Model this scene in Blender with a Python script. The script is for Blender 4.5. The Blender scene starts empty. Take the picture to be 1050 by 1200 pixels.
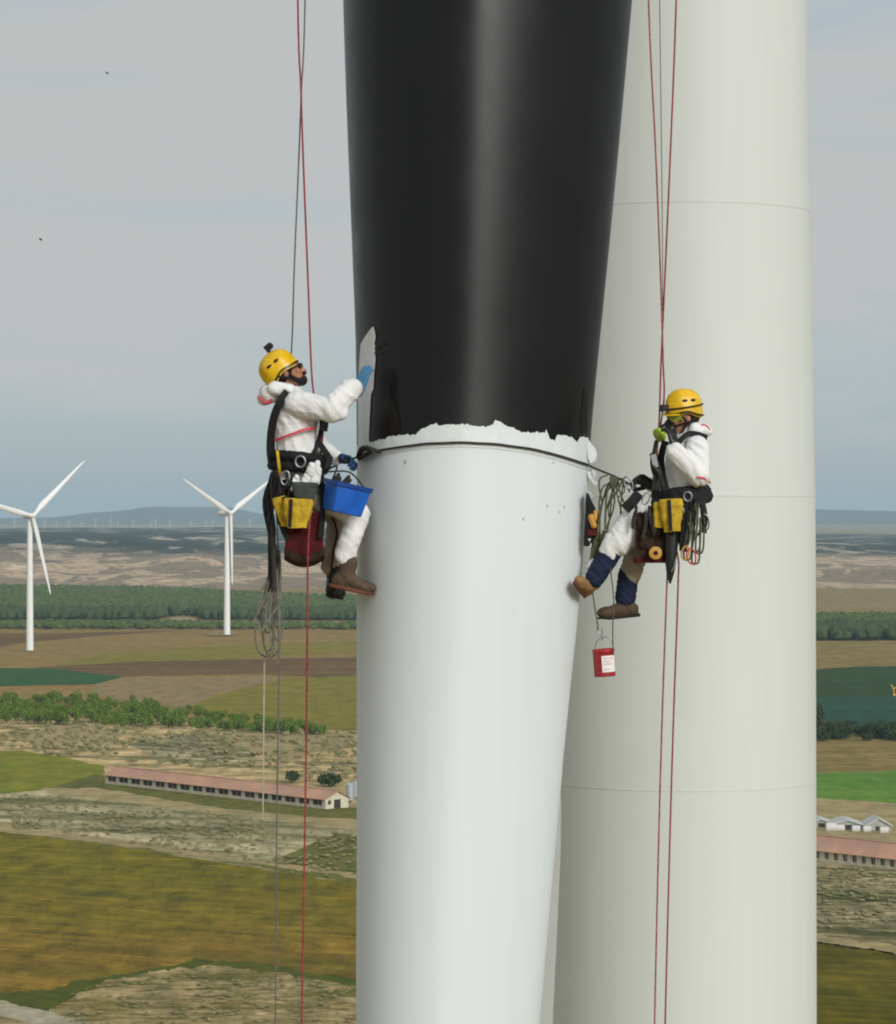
import bpy, bmesh, math, random
from mathutils import Vector, Matrix, noise as mnoise
random.seed(7)
R = math.radians
scene = bpy.context.scene
C = scene.collection

# ------------------------------------------------------------------ camera, sky, sun, exposure
F = 3800.0          # focal length in photo pixels (photo is 1050 wide)
CX, HY = 525.0, 600.0
CZ = 77.0           # the drone hovers 77 m above the plain
cam = bpy.data.objects.new('camera', bpy.data.cameras.new('camera'))
C.objects.link(cam); scene.camera = cam
cam.location = (0, 0, CZ); cam.rotation_euler = (R(90), 0, 0)
cam.data.sensor_fit = 'HORIZONTAL'; cam.data.sensor_width = 36
cam.data.lens = F / 1050 * 36
cam.data.clip_start = 0.5; cam.data.clip_end = 80000

SUN_EL, SUN_AZ = R(25), R(31)      # azimuth: to the right of straight behind the camera
sun_dir = Vector((math.sin(SUN_AZ) * math.cos(SUN_EL), -math.cos(SUN_AZ) * math.cos(SUN_EL), math.sin(SUN_EL)))
sl = bpy.data.lights.new('sun', 'SUN'); sl.energy = 2.4; sl.angle = R(24.0); sl.color = (1.0, .99, .97)
so = bpy.data.objects.new('sun', sl); C.objects.link(so); so.location = (40, -40, 140)
so.rotation_euler = (-sun_dir).to_track_quat('-Z', 'Y').to_euler()

world = bpy.data.worlds.new('World'); scene.world = world; world.use_nodes = True
wn, wl = world.node_tree.nodes, world.node_tree.links
wn.clear()
wo = wn.new('ShaderNodeOutputWorld'); bg = wn.new('ShaderNodeBackground'); bg.inputs[1].default_value = 0.112
sky = wn.new('ShaderNodeTexSky'); sky.sky_type = 'NISHITA'; sky.sun_disc = False
sky.sun_elevation = SUN_EL
sky.sun_rotation = math.atan2(sun_dir.x, sun_dir.y)
sky.altitude = 400; sky.air_density = 1.0; sky.dust_density = 1.6; sky.ozone_density = 1.2
tc = wn.new('ShaderNodeTexCoord')
mp = wn.new('ShaderNodeMapping'); mp.inputs['Scale'].default_value = (2.6, 2.6, 17.0); mp.inputs['Location'].default_value = (0.3, 0.1, 0.55)
nz = wn.new('ShaderNodeTexNoise'); nz.inputs['Scale'].default_value = 2.4; nz.inputs['Detail'].default_value = 7; nz.inputs['Roughness'].default_value = .52
nz.inputs['Distortion'].default_value = .5
sepz = wn.new('ShaderNodeSeparateXYZ')
elev = wn.new('ShaderNodeMapRange'); elev.inputs[1].default_value = 0.0; elev.inputs[2].default_value = 0.07; elev.inputs[3].default_value = -0.27; elev.inputs[4].default_value = 0.12
addn = wn.new('ShaderNodeMath'); addn.operation = 'ADD'
cov = wn.new('ShaderNodeMapRange'); cov.inputs[1].default_value = 0.34; cov.inputs[2].default_value = 0.64; cov.inputs[3].default_value = 0.08; cov.inputs[4].default_value = 1.0
mixs = wn.new('ShaderNodeMix'); mixs.data_type = 'RGBA'
veil = wn.new('ShaderNodeMix'); veil.data_type = 'RGBA'; veil.inputs[0].default_value = .72
veil.inputs[7].default_value = (3.15, 4.0, 4.6, 1)        # thin overall milky veil
mixs.inputs[7].default_value = (4.62, 4.76, 4.74, 1)         # cloud sheet
wl.new(tc.outputs['Generated'], mp.inputs[0]); wl.new(mp.outputs[0], nz.inputs['Vector'])
wl.new(tc.outputs['Generated'], sepz.inputs[0]); wl.new(sepz.outputs[2], elev.inputs[0])
wl.new(nz.outputs[0], addn.inputs[0]); wl.new(elev.outputs[0], addn.inputs[1]); wl.new(addn.outputs[0], cov.inputs[0])
wl.new(sky.outputs[0], veil.inputs[6]); wl.new(veil.outputs[2], mixs.inputs[6]); wl.new(cov.outputs[0], mixs.inputs[0])
wl.new(mixs.outputs[2], bg.inputs[0]); wl.new(bg.outputs[0], wo.inputs[0])

scene.view_settings.view_transform = 'Standard'
try: scene.view_settings.look = 'None'
except Exception: pass
scene.view_settings.gamma = 1; scene.view_settings.use_curve_mapping = False
scene.view_settings.exposure = 0.0
scene.render.engine = 'CYCLES'
scene.cycles.use_denoising = True
scene.cycles.filter_width = 2.0
scene.cycles.max_bounces = 6; scene.cycles.volume_bounces = 1
scene.cycles.volume_step_rate = 4

# ------------------------------------------------------------------ helpers
def P(px, py, Y): return Vector(((px - CX) * Y / F, Y, CZ + (HY - py) * Y / F))
def G(px, py, z=0.0):
    Y = F * (CZ - z) / (py - HY)
    return Vector(((px - CX) * Y / F, Y, z))
def s2l(v):
    v /= 255.0
    return v / 12.92 if v <= .04045 else ((v + .055) / 1.055) ** 2.4
def S(r, g, b, k=1.0): return (s2l(r) * k, s2l(g) * k, s2l(b) * k, 1)

class MB:
    def __init__(s): s.v = []; s.f = []; s.m = []; s.cur = 0
    def add(s, vs, fs):
        o = len(s.v); s.v += [Vector(v) for v in vs]
        for f in fs: s.f.append([o + i for i in f]); s.m.append(s.cur)
    def box(s, c, size, M=None):
        hx, hy, hz = size[0] / 2, size[1] / 2, size[2] / 2
        vs = [Vector((x, y, z)) for x in (-hx, hx) for y in (-hy, hy) for z in (-hz, hz)]
        if M: vs = [M @ v for v in vs]
        c = Vector(c)
        s.add([v + c for v in vs], [(0, 1, 3, 2), (4, 6, 7, 5), (0, 4, 5, 1), (2, 3, 7, 6), (0, 2, 6, 4), (1, 5, 7, 3)])
    def tube(s, pts, r, n=8, smooth=0, flat=1.0, caps=True):
        pts = [Vector(p) for p in pts]
        rs = list(r) if isinstance(r, (list, tuple)) else [r] * len(pts)
        if smooth and len(pts) > 2: pts, rs = catmull(pts, rs, smooth)
        t0 = (pts[1] - pts[0]).normalized()
        a = Vector((0, 1, 0)) if abs(t0.y) < .9 else Vector((1, 0, 0))
        u = (a - t0 * a.dot(t0)).normalized()
        vs = []
        for i, p in enumerate(pts):
            t = (pts[min(i + 1, len(pts) - 1)] - pts[max(i - 1, 0)])
            t = t.normalized() if t.length > 1e-9 else t0
            u = (u - t * u.dot(t)).normalized(); w = t.cross(u)
            for k in range(n):
                an = 2 * math.pi * k / n
                vs.append(p + (u * math.cos(an) * flat + w * math.sin(an)) * rs[i])
        fs = []
        for i in range(len(pts) - 1):
            for k in range(n):
                k2 = (k + 1) % n
                fs.append((i * n + k, i * n + k2, (i + 1) * n + k2, (i + 1) * n + k))
        if caps:
            fs.append(tuple(range(n))[::-1]); fs.append(tuple((len(pts) - 1) * n + k for k in range(n)))
        s.add(vs, fs)
    def ell(s, c, ax, M=None, n=14, m=9):
        c = Vector(c); vs = []; fs = []
        for i in range(m + 1):
            ph = math.pi * i / m
            for k in range(n):
                th = 2 * math.pi * k / n
                v = Vector((ax[0] * math.sin(ph) * math.cos(th), ax[1] * math.sin(ph) * math.sin(th), ax[2] * math.cos(ph)))
                vs.append((M @ v if M else v) + c)
        for i in range(m):
            for k in range(n):
                k2 = (k + 1) % n
                fs.append((i * n + k, (i + 1) * n + k, (i + 1) * n + k2, i * n + k2))
        s.add(vs, fs)
    def cap(s, a, b, ra, rb, n=12):      # tapered capsule
        a, b = Vector(a), Vector(b); d = (b - a); L = d.length
        if L < 1e-6: s.ell(a, (ra,) * 3); return
        d /= L; pts = []; rs = []
        for k in range(5):
            an = math.pi / 2 * k / 4; pts.append(a - d * ra * math.cos(an)); rs.append(max(ra * math.sin(an), ra * .04))
        for k in range(5):
            an = math.pi / 2 * k / 4; pts.append(b + d * rb * math.sin(an)); rs.append(max(rb * math.cos(an), rb * .04))
        s.tube(pts, rs, n)
    def loft(s, rings, closed=True, caps=True):
        n = len(rings[0]); vs = [v for r in rings for v in r]; fs = []
        for i in range(len(rings) - 1):
            for k in range(n if closed else n - 1):
                k2 = (k + 1) % n
                fs.append((i * n + k, i * n + k2, (i + 1) * n + k2, (i + 1) * n + k))
        if caps and closed:
            fs.append(tuple(range(n))[::-1]); fs.append(tuple((len(rings) - 1) * n + k for k in range(n)))
        s.add(vs, fs)
    def mesh(s, name, mats, smooth=True):
        me = bpy.data.meshes.new(name)
        me.from_pydata([tuple(v) for v in s.v], [], s.f)
        for m in (mats if isinstance(mats, (list, tuple)) else [mats]): me.materials.append(m)
        me.polygons.foreach_set('material_index', s.m)
        bm = bmesh.new(); bm.from_mesh(me); bmesh.ops.recalc_face_normals(bm, faces=bm.faces); bm.to_mesh(me); bm.free()
        if smooth:
            me.polygons.foreach_set('use_smooth', [True] * len(me.polygons))
            try: me.set_sharp_from_angle(angle=R(42))
            except Exception: pass
        me.update(); return me
    def build(s, name, mats, parent=None, smooth=True, loc=None):
        org = world_loc(parent) if parent else (Vector(loc) if loc is not None else Vector((0, 0, 0)))
        for i in range(len(s.v)): s.v[i] = s.v[i] - org
        o = bpy.data.objects.new(name, s.mesh(name, mats, smooth)); C.objects.link(o)
        if parent: o.parent = parent
        else: o.location = org
        return o

def world_loc(o):
    l = Vector(o.location)
    while o.parent: o = o.parent; l += Vector(o.location)
    return l
def catmull(pts, rs, sub):
    op, orr = [], []
    for i in range(len(pts) - 1):
        p0, p1, p2, p3 = pts[max(i - 1, 0)], pts[i], pts[i + 1], pts[min(i + 2, len(pts) - 1)]
        for k in range(sub):
            t = k / sub
            op.append(.5 * ((2 * p1) + (p2 - p0) * t + (2 * p0 - 5 * p1 + 4 * p2 - p3) * t * t + (3 * p1 - p0 - 3 * p2 + p3) * t ** 3))
            orr.append(rs[i] * (1 - t) + rs[i + 1] * t)
    op.append(pts[-1]); orr.append(rs[-1]); return op, orr

def tag(o, label=None, cat=None, group=None, kind=None):
    if label: o['label'] = label
    if cat: o['category'] = cat
    if group: o['group'] = group
    if kind: o['kind'] = kind
    return o
def empty(name, loc, label, cat, group=None):
    o = bpy.data.objects.new(name, None); C.objects.link(o); o.location = loc; o.empty_display_size = .1
    return tag(o, label, cat, group)

def organic(mb, name, mat, parent, voxel=.01, sm=3, wr=0.0, wsc=14.0, seed=0, stretch=(1, 1, 1), trim=None):
    """union the closed shapes of mb into one continuous skin, smooth it, add cloth folds"""
    o = mb.build(name, mat, parent)
    m = o.modifiers.new('remesh', 'REMESH'); m.mode = 'VOXEL'; m.voxel_size = voxel; m.use_smooth_shade = True
    if sm:
        q = o.modifiers.new('soft', 'SMOOTH'); q.iterations = sm; q.factor = .5
    dg = bpy.context.evaluated_depsgraph_get(); dg.update()
    me = bpy.data.meshes.new_from_object(o.evaluated_get(dg))
    o.modifiers.clear(); o.data = me
    if not me.materials: me.materials.append(mat)
    else: me.materials[0] = mat
    if wr:
        off = Vector((seed * 3.1, seed * 1.7, seed))
        for v in me.vertices:
            p = Vector((v.co.x * stretch[0], v.co.y * stretch[1], v.co.z * stretch[2]))
            lo = mnoise.noise(p * 3.2 + off)
            ca, sa = math.cos(.75), math.sin(.75)
            a = p.x * ca + p.z * sa + lo * .045; b = -p.x * sa + p.z * ca + lo * .03
            f1 = mnoise.noise(Vector((a * wsc * 2.0, b * wsc * .5, p.y * wsc * .8)) + off * 2)
            f2 = mnoise.noise(Vector((a * wsc * 4.2, b * wsc * 1.1, p.y * wsc * 1.6)) + off * 3)
            v.co += v.normal * wr * ((1 - abs(f1) * 2.2) * .9 + f2 * .14 + lo * .8 - .35)
    me.polygons.foreach_set('use_smooth', [True] * len(me.polygons))
    me.update()
    return o

# ------------------------------------------------------------------ materials
def mat(name, col, rough=.6, spec=.5, metal=0.0, var=0.0, vscale=8.0, bump=0.0, bscale=40.0, col2=None, island=False, stretch=None):
    m = bpy.data.materials.new(name); m.use_nodes = True
    n, l = m.node_tree.nodes, m.node_tree.links
    b = n['Principled BSDF']
    b.inputs['Roughness'].default_value = rough; b.inputs['Metallic'].default_value = metal
    b.inputs['Specular IOR Level'].default_value = spec
    if len(col) == 3: col = (*col, 1)
    b.inputs['Base Color'].default_value = col
    geo = n.new('ShaderNodeNewGeometry')
    vec = geo.outputs['Position']
    if stretch:
        mpp = n.new('ShaderNodeMapping'); mpp.inputs['Scale'].default_value = stretch; l.new(vec, mpp.inputs[0]); vec = mpp.outputs[0]
    if var or col2 or island:
        t = n.new('ShaderNodeTexNoise'); t.inputs['Scale'].default_value = vscale; t.inputs['Detail'].default_value = 5
        l.new(vec, t.inputs['Vector'])
        mx = n.new('ShaderNodeMix'); mx.data_type = 'RGBA'
        c2 = col2 if col2 else tuple(c * (1 - var) for c in col[:3]) + (1,)
        mx.inputs[6].default_value = col; mx.inputs[7].default_value = c2
        mr = n.new('ShaderNodeMapRange'); mr.inputs[1].default_value = .35; mr.inputs[2].default_value = .65
        l.new(t.outputs[0], mr.inputs[0])
        if island:
            ad = n.new('ShaderNodeMath'); ad.operation = 'MULTIPLY_ADD'; ad.inputs[1].default_value = .5
            sc = n.new('ShaderNodeMath'); sc.operation = 'MULTIPLY'; sc.inputs[1].default_value = .6
            l.new(geo.outputs['Random Per Island'], sc.inputs[0]); l.new(mr.outputs[0], ad.inputs[0]); l.new(sc.outputs[0], ad.inputs[2])
            l.new(ad.outputs[0], mx.inputs[0])
        else: l.new(mr.outputs[0], mx.inputs[0])
        l.new(mx.outputs[2], b.inputs['Base Color'])
    if bump:
        t2 = n.new('ShaderNodeTexNoise'); t2.inputs['Scale'].default_value = bscale; t2.inputs['Detail'].default_value = 4
        l.new(vec, t2.inputs['Vector'])
        bp = n.new('ShaderNodeBump'); bp.inputs['Strength'].default_value = bump; bp.inputs['Distance'].default_value = .01
        l.new(t2.outputs[0], bp.inputs['Height']); l.new(bp.outputs[0], b.inputs['Normal'])
    return m

def land(name, cols, big=.01, small=.12, stretch_rot=0.0, stretch=(1, 1, 1), contrast=.16, pos=.5, fine=.35, grad=None):
    """field / scrub soil: three real ground colours mixed by noise at two scales plus a fine speckle"""
    def sat(c):
        g_ = (c[0] + c[1] + c[2]) / 3
        return tuple(max(0, g_ + (q_ - g_) * 1.22) for q_ in c[:3]) + (1,)
    cols = [sat(c) for c in cols]
    m = bpy.data.materials.new(name); m.use_nodes = True
    n, l = m.node_tree.nodes, m.node_tree.links
    b = n['Principled BSDF']; b.inputs['Roughness'].default_value = .95; b.inputs['Specular IOR Level'].default_value = .1
    geo = n.new('ShaderNodeNewGeometry')
    mp = n.new('ShaderNodeMapping'); mp.vector_type = 'TEXTURE'; mp.inputs['Rotation'].default_value = (0, 0, stretch_rot)
    mp.inputs['Scale'].default_value = stretch
    l.new(geo.outputs['Position'], mp.inputs[0])
    def noise(sc, det=6, ro=.6):
        t = n.new('ShaderNodeTexNoise'); t.inputs['Scale'].default_value = sc; t.inputs['Detail'].default_value = det; t.inputs['Roughness'].default_value = ro
        l.new(mp.outputs[0], t.inputs['Vector']); return t.outputs[0]
    def ramp(src, lo, hi):
        r = n.new('ShaderNodeMapRange'); r.inputs[1].default_value = lo; r.inputs[2].default_value = hi; l.new(src, r.inputs[0]); return r.outputs[0]
    def mix(fac, a, c):
        x = n.new('ShaderNodeMix'); x.data_type = 'RGBA'; l.new(fac, x.inputs[0])
        for i, q in ((6, a), (7, c)):
            if isinstance(q, tuple): x.inputs[i].default_value = q
            else: l.new(q, x.inputs[i])
        return x.outputs[2]
    f1 = ramp(noise(big), pos - contrast, pos + contrast)
    f2 = ramp(noise(small, 8, .65), .5 - contrast * .8, .5 + contrast * .8)
    if grad:                                   # the crop ripens along one direction of the field
        dt = n.new('ShaderNodeVectorMath'); dt.operation = 'DOT_PRODUCT'; dt.inputs[1].default_value = grad[0]
        l.new(geo.outputs['Position'], dt.inputs[0])
        g = ramp(dt.outputs['Value'], grad[1], grad[2])
        am = n.new('ShaderNodeMath'); am.operation = 'MULTIPLY_ADD'; am.inputs[1].default_value = .55; am.use_clamp = True
        gs = n.new('ShaderNodeMath'); gs.operation = 'MULTIPLY_ADD'; gs.inputs[1].default_value = 1.1; gs.inputs[2].default_value = -.3
        l.new(g, gs.inputs[0]); l.new(f1, am.inputs[0]); l.new(gs.outputs[0], am.inputs[2]); f1 = am.outputs[0]
    c = mix(f1, cols[0], cols[1])
    c = mix(f2, c, cols[2]) if not grad else mix(ramp(noise(small, 8, .65), .52, .72), c, cols[2])
    f3 = ramp(noise(small * 4, 7, .78), .36, .64)
    dark = n.new('ShaderNodeMix'); dark.data_type = 'RGBA'; dark.blend_type = 'MULTIPLY'; dark.inputs[0].default_value = min(1, fine * 1.6)
    bw = n.new('ShaderNodeValToRGB'); bw.color_ramp.elements[0].color = (.52, .55, .48, 1); bw.color_ramp.elements[1].color = (1.32, 1.28, 1.26, 1)
    l.new(f3, bw.inputs[0]); l.new(c, dark.inputs[6]); l.new(bw.outputs[0], dark.inputs[7])
    t9 = n.new('ShaderNodeTexNoise'); t9.inputs['Scale'].default_value = .16; t9.inputs['Detail'].default_value = 8; t9.inputs['Roughness'].default_value = .75
    mp9 = n.new('ShaderNodeMapping'); mp9.inputs['Scale'].default_value = (1, .3, 1); l.new(geo.outputs['Position'], mp9.inputs[0]); l.new(mp9.outputs[0], t9.inputs['Vector'])
    dk2 = n.new('ShaderNodeMix'); dk2.data_type = 'RGBA'; dk2.blend_type = 'MULTIPLY'; dk2.inputs[0].default_value = min(1, fine * 1.7)
    b9 = n.new('ShaderNodeValToRGB'); b9.color_ramp.elements[0].color = (.55, .60, .50, 1); b9.color_ramp.elements[1].color = (1.3, 1.25, 1.22, 1)
    l.new(ramp(t9.outputs[0], .36, .64), b9.inputs[0]); l.new(dark.outputs[2], dk2.inputs[6]); l.new(b9.outputs[0], dk2.inputs[7])
    l.new(dk2.outputs[2], b.inputs['Base Color'])
    return m

M_suit = mat('suit_fabric', (.80, .80, .79, 1), .75, .25, var=.10, vscale=9, bump=.5, bscale=45)
M_pink = mat('pink_seam_tape', S(205, 70, 90), .6)
M_skin = mat('skin', S(176, 122, 96), .5, .4, var=.15, vscale=40)
M_hair = mat('dark_hair', S(38, 28, 24), .55, .4, var=.4, vscale=120, bump=.8, bscale=200)
M_helm = mat('yellow_helmet_shell', S(240, 192, 22), .38, .5, var=.22, vscale=26, bump=.15, bscale=60)
M_black = mat('black_webbing', S(26, 26, 28), .7, .3, var=.3, vscale=60, bump=.4, bscale=160)
M_blackp = mat('black_plastic', S(24, 24, 26), .4, .5)
M_lens = mat('dark_lens', S(12, 12, 14), .1, .6)
M_glove = mat('blue_glove', S(74, 122, 158), .6, .3, var=.2, vscale=60, bump=.4, bscale=120)
M_glove2 = mat('dark_blue_glove', S(32, 62, 98), .6, .3, var=.2, vscale=60)
M_tan = mat('tan_boot_leather', S(150, 116, 76), .7, .3, var=.25, vscale=30, bump=.4, bscale=90)
M_brown = mat('brown_boot_leather', S(92, 76, 60), .7, .3, var=.3, vscale=30, bump=.4, bscale=90)
M_sole = mat('rust_rubber_sole', S(112, 66, 50), .7, .3, var=.25, vscale=50)
M_solek = mat('dark_rubber_sole', S(48, 40, 36), .8, .2)
M_yel = mat('yellow_pouch_fabric', S(210, 174, 44), .7, .3, var=.4, vscale=22, bump=.5, bscale=60)
M_redseat = mat('dark_red_canvas', S(84, 26, 30), .8, .2, var=.4, vscale=18)
M_brownseat = mat('dark_brown_canvas', S(58, 42, 34), .8, .2, var=.5, vscale=26, bump=.7, bscale=40)
M_blue = mat('blue_plastic', S(18, 96, 196), .5, .4, var=.28, vscale=16, bump=.15, bscale=30)
M_bluedk = mat('deep_blue_plastic', S(16, 60, 130), .5, .3)
M_steel = mat('steel', (.36, .36, .37, 1), .45, .5, metal=1.0)
M_navy = mat('navy_fabric', S(38, 46, 72), .8, .2, var=.25, vscale=22, bump=.4, bscale=70)
M_suit_shade = mat('shaded_suit_fabric', S(176, 166, 150), .8, .2, var=.15, vscale=18, bump=.4, bscale=60)  # far legs of the white suits, their shade put into the colour
M_lime = mat('lime_filter', S(158, 188, 40), .45, .4, var=.15, vscale=60)
M_gog = mat('goggle_lens', S(150, 158, 60), .2, .5)
M_redrope = mat('red_rope_sheath', S(170, 78, 80), .8, .2, var=.4, vscale=60, col2=S(120, 44, 52))
M_pinkrope = mat('faded_red_rope_sheath', S(176, 104, 104), .8, .2, col2=S(126, 66, 70), vscale=50)
M_greyrope = mat('grey_rope_sheath', S(112, 110, 106), .8, .2, var=.35, vscale=60)
M_paleropе = mat('pale_rope_sheath', S(182, 178, 160), .8, .2, var=.25, vscale=60)
M_darkrope = mat('dark_sling_webbing', S(62, 60, 56), .8, .2, var=.4, vscale=30, bump=.4, bscale=90)
M_coil = mat('grey_beige_coil_rope', S(128, 124, 112), .8, .2, var=.4, vscale=30)
M_olive = mat('olive_rope', S(92, 96, 72), .8, .2, var=.4, vscale=40)
M_orange = mat('orange_plastic', S(196, 146, 60), .5, .4, var=.2, vscale=40)
M_red = mat('red_paint_tin', S(164, 34, 40), .45, .5, var=.35, vscale=26)
M_label = mat('white_paper_label', (.80, .78, .76, 1), .6, .3)
M_redcar = mat('red_anodised', S(180, 40, 40), .4, .5)
M_grey = mat('grey_mesh_fabric', S(72, 78, 76), .8, .2, var=.3, vscale=30)

# painted steel and gel coat
def paint_mat(name, base, rough, streak, dirt):
    m = mat(name, base, rough, .45)
    n, l = m.node_tree.nodes, m.node_tree.links; b = n['Principled BSDF']
    geo = n.new('ShaderNodeNewGeometry')
    mp = n.new('ShaderNodeMapping'); mp.inputs['Scale'].default_value = (7, 7, .35); l.new(geo.outputs['Position'], mp.inputs[0])
    t = n.new('ShaderNodeTexNoise'); t.inputs['Scale'].default_value = 2.2; t.inputs['Detail'].default_value = 6; l.new(mp.outputs[0], t.inputs['Vector'])
    t2 = n.new('ShaderNodeTexNoise'); t2.inputs['Scale'].default_value = 2.0; t2.inputs['Detail'].default_value = 9; t2.inputs['Roughness'].default_value = .7; l.new(geo.outputs['Position'], t2.inputs['Vector'])
    r = n.new('ShaderNodeMapRange'); r.inputs[1].default_value = .35; r.inputs[2].default_value = .7; r.inputs[3].default_value = 0; r.inputs[4].default_value = streak; l.new(t.outputs[0], r.inputs[0])
    r2 = n.new('ShaderNodeMapRange'); r2.inputs[1].default_value = .64; r2.inputs[2].default_value = .80; r2.inputs[3].default_value = 0; r2.inputs[4].default_value = dirt; l.new(t2.outputs[0], r2.inputs[0])
    ad = n.new('ShaderNodeMath'); ad.operation = 'ADD'; ad.use_clamp = True; l.new(r.outputs[0], ad.inputs[0]); l.new(r2.outputs[0], ad.inputs[1])
    mx = n.new('ShaderNodeMix'); mx.data_type = 'RGBA'; mx.inputs[6].default_value = base
    mx.inputs[7].default_value = (base[0] * .45, base[1] * .45, base[2] * .42, 1)
    l.new(ad.outputs[0], mx.inputs[0]); l.new(mx.outputs[2], b.inputs['Base Color'])
    rr = n.new('ShaderNodeMapRange'); rr.inputs[3].default_value = rough - .06; rr.inputs[4].default_value = rough + .10; l.new(t2.outputs[0], rr.inputs[0]); l.new(rr.outputs[0], b.inputs['Roughness'])
    return m
M_tower = paint_mat('tower_paint', (.645, .675, .64, 1), .58, .05, .12)
M_white = paint_mat('blade_gelcoat', (.675, .725, .73, 1), .60, .04, .26)
M_film = mat('masking_film', (.70, .745, .735, 1), .5, .35, bump=.3, bscale=22, var=.05, vscale=10)
M_bare = mat('bare_grey_gelcoat', S(226, 230, 230), .5, .4, var=.12, vscale=12)
M_weld = mat('seam_paint', (.62, .63, .60, 1), .5, .3)
M_turb = mat('turbine_white', (.82, .83, .81, 1), .45, .4)

M_bladeblack = mat('black_blade_paint', (.003, .0033, .0035, 1), .34, .36)
n, l = M_bladeblack.node_tree.nodes, M_bladeblack.node_tree.links
b = n['Principled BSDF']
geo = n.new('ShaderNodeNewGeometry')
mp2 = n.new('ShaderNodeMapping'); mp2.inputs['Scale'].default_value = (1, 1, 1); l.new(geo.outputs['Position'], mp2.inputs[0])
t = n.new('ShaderNodeTexNoise'); t.inputs['Scale'].default_value = 2.3; t.inputs['Detail'].default_value = 7; t.inputs['Roughness'].default_value = .62; l.new(mp2.outputs[0], t.inputs['Vector'])
r = n.new('ShaderNodeMapRange'); r.inputs[1].default_value = .3; r.inputs[2].default_value = .7; r.inputs[3].default_value = .31; r.inputs[4].default_value = .42; l.new(t.outputs[0], r.inputs[0]); l.new(r.outputs[0], b.inputs['Roughness'])
cr = n.new('ShaderNodeValToRGB'); cr.color_ramp.elements[0].position = .35; cr.color_ramp.elements[0].color = (.0020, .0023, .0025, 1)
cr.color_ramp.elements[1].position = .8; cr.color_ramp.elements[1].color = (.0034, .0037, .0039, 1); l.new(t.outputs[0], cr.inputs[0]); l.new(cr.outputs[0], b.inputs['Base Color'])
t3 = n.new('ShaderNodeTexNoise'); t3.inputs['Scale'].default_value = 3.0; t3.inputs['Detail'].default_value = 3; l.new(mp2.outputs[0], t3.inputs['Vector'])
bp = n.new('ShaderNodeBump'); bp.inputs['Strength'].default_value = .06; bp.inputs['Distance'].default_value = .02; l.new(t3.outputs[0], bp.inputs['Height']); l.new(bp.outputs[0], b.inputs['Normal'])

# ------------------------------------------------------------------ the land
K = 1.06
GY = -2500
gm = MB()
gx = [-13500 + 450 * i for i in range(61)]; gy = [GY + 400 * j for j in range(71)]
gm.add([(x, y, 0) for y in gy for x in gx], [(j * 61 + i, j * 61 + i + 1, (j + 1) * 61 + i + 1, (j + 1) * 61 + i) for j in range(70) for i in range(60)])
M_ground = land('dry_plain', [S(138, 120, 84, K), S(112, 106, 66, K), S(150, 132, 100, K)], .004, .05)
tag(gm.build('ground', M_ground, smooth=False), 'dry brown plain under the fields', kind='structure')

_fz = [0.0]
def jitter_poly(pts, amp, seg=5.0):
    out = []
    for i, a in enumerate(pts):
        b = pts[(i + 1) % len(pts)]
        k = max(1, int(math.hypot(b[0] - a[0], b[1] - a[1]) / seg))
        for j in range(k):
            t = j / k; x = a[0] + (b[0] - a[0]) * t; y = a[1] + (b[1] - a[1]) * t
            s = (y - 600) / 400
            x += mnoise.noise(Vector((x * .05, y * .11, 3))) * amp * 2 * s
            y += mnoise.noise(Vector((x * .05, y * .11, 9))) * amp * s
            x += mnoise.noise(Vector((x * .23, y * .6, 13))) * amp * 1.4 * s; y += mnoise.noise(Vector((x * .23, y * .6, 19))) * amp * .7 * s
            out.append((x, y))
    return out
def field(name, pts, m, label, amp=3.0, raw=False):
    _fz[0] += .014
    z = _fz[0]
    pp = pts if raw else jitter_poly(pts, amp)
    mb = MB(); mb.add([G(x, y, z) for x, y in pp], [tuple(range(len(pp)))])
    return tag(mb.build(name, m, smooth=False), label, kind='structure')

LD = land
m_tan = LD('tan_stubble', [S(146, 126, 84, K), S(128, 118, 74, K), S(140, 112, 78, K)], .006, .04, 0, (4, 1, 1))
m_soil = LD('reddish_soil', [S(110, 86, 60, K), S(122, 98, 68, K), S(92, 76, 50, K)], .006, .05, 0, (4, 1, 1))
m_olive = LD('olive_grass', [S(124, 116, 56, K), S(108, 106, 50, K), S(132, 122, 64, K)], .008, .07, 0, (3, 1, 1))
m_green = LD('green_crop', [S(50, 88, 52, K), S(60, 94, 54, K), S(46, 78, 44, K)], .01, .08, 0, (4, 1, 1))
m_dkgreen = LD('dark_green_crop', [S(44, 72, 38, K), S(52, 78, 40, K), S(40, 60, 34, K)], .01, .06, 0, (4, 1, 1))
m_teal = LD('blue_green_crop', [S(40, 76, 62, K), S(44, 80, 64, K), S(38, 68, 54, K)], .01, .06, 0, (4, 1, 1))
m_bright = LD('bright_green_crop', [S(98, 134, 62, K), S(120, 138, 76, K), S(84, 124, 54, K)], .012, .06, 0, (4, 1, 1))
m_yg = LD('yellow_green_grass', [S(116, 122, 50, K), S(94, 112, 42, K), S(130, 126, 60, K)], .012, .08, 0, (3, 1, 1))
m_scrub = LD('beige_scrub_slope', [S(160, 144, 110, K), S(118, 112, 76, K), S(204, 182, 146, K)], .016, .07, 0, (2, 1, 1), .08, .53, .5)
m_pale = LD('pale_chalky_scrub', [S(146, 140, 114, K), S(196, 184, 156, K), S(110, 108, 78, K)], .018, .07, R(-30), (3, 1, 1), .08, .46, .5)
m_fallow = LD('tan_fallow', [S(150, 130, 100, K), S(142, 120, 92, K), S(136, 122, 92, K)], .02, .1, 0, (3, 1, 1))
m_sand = LD('pale_sandy_track', [S(178, 162, 128, K), S(164, 148, 116, K), S(146, 134, 104, K)], .03, .2, 0, (3, 1, 1))
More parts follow.
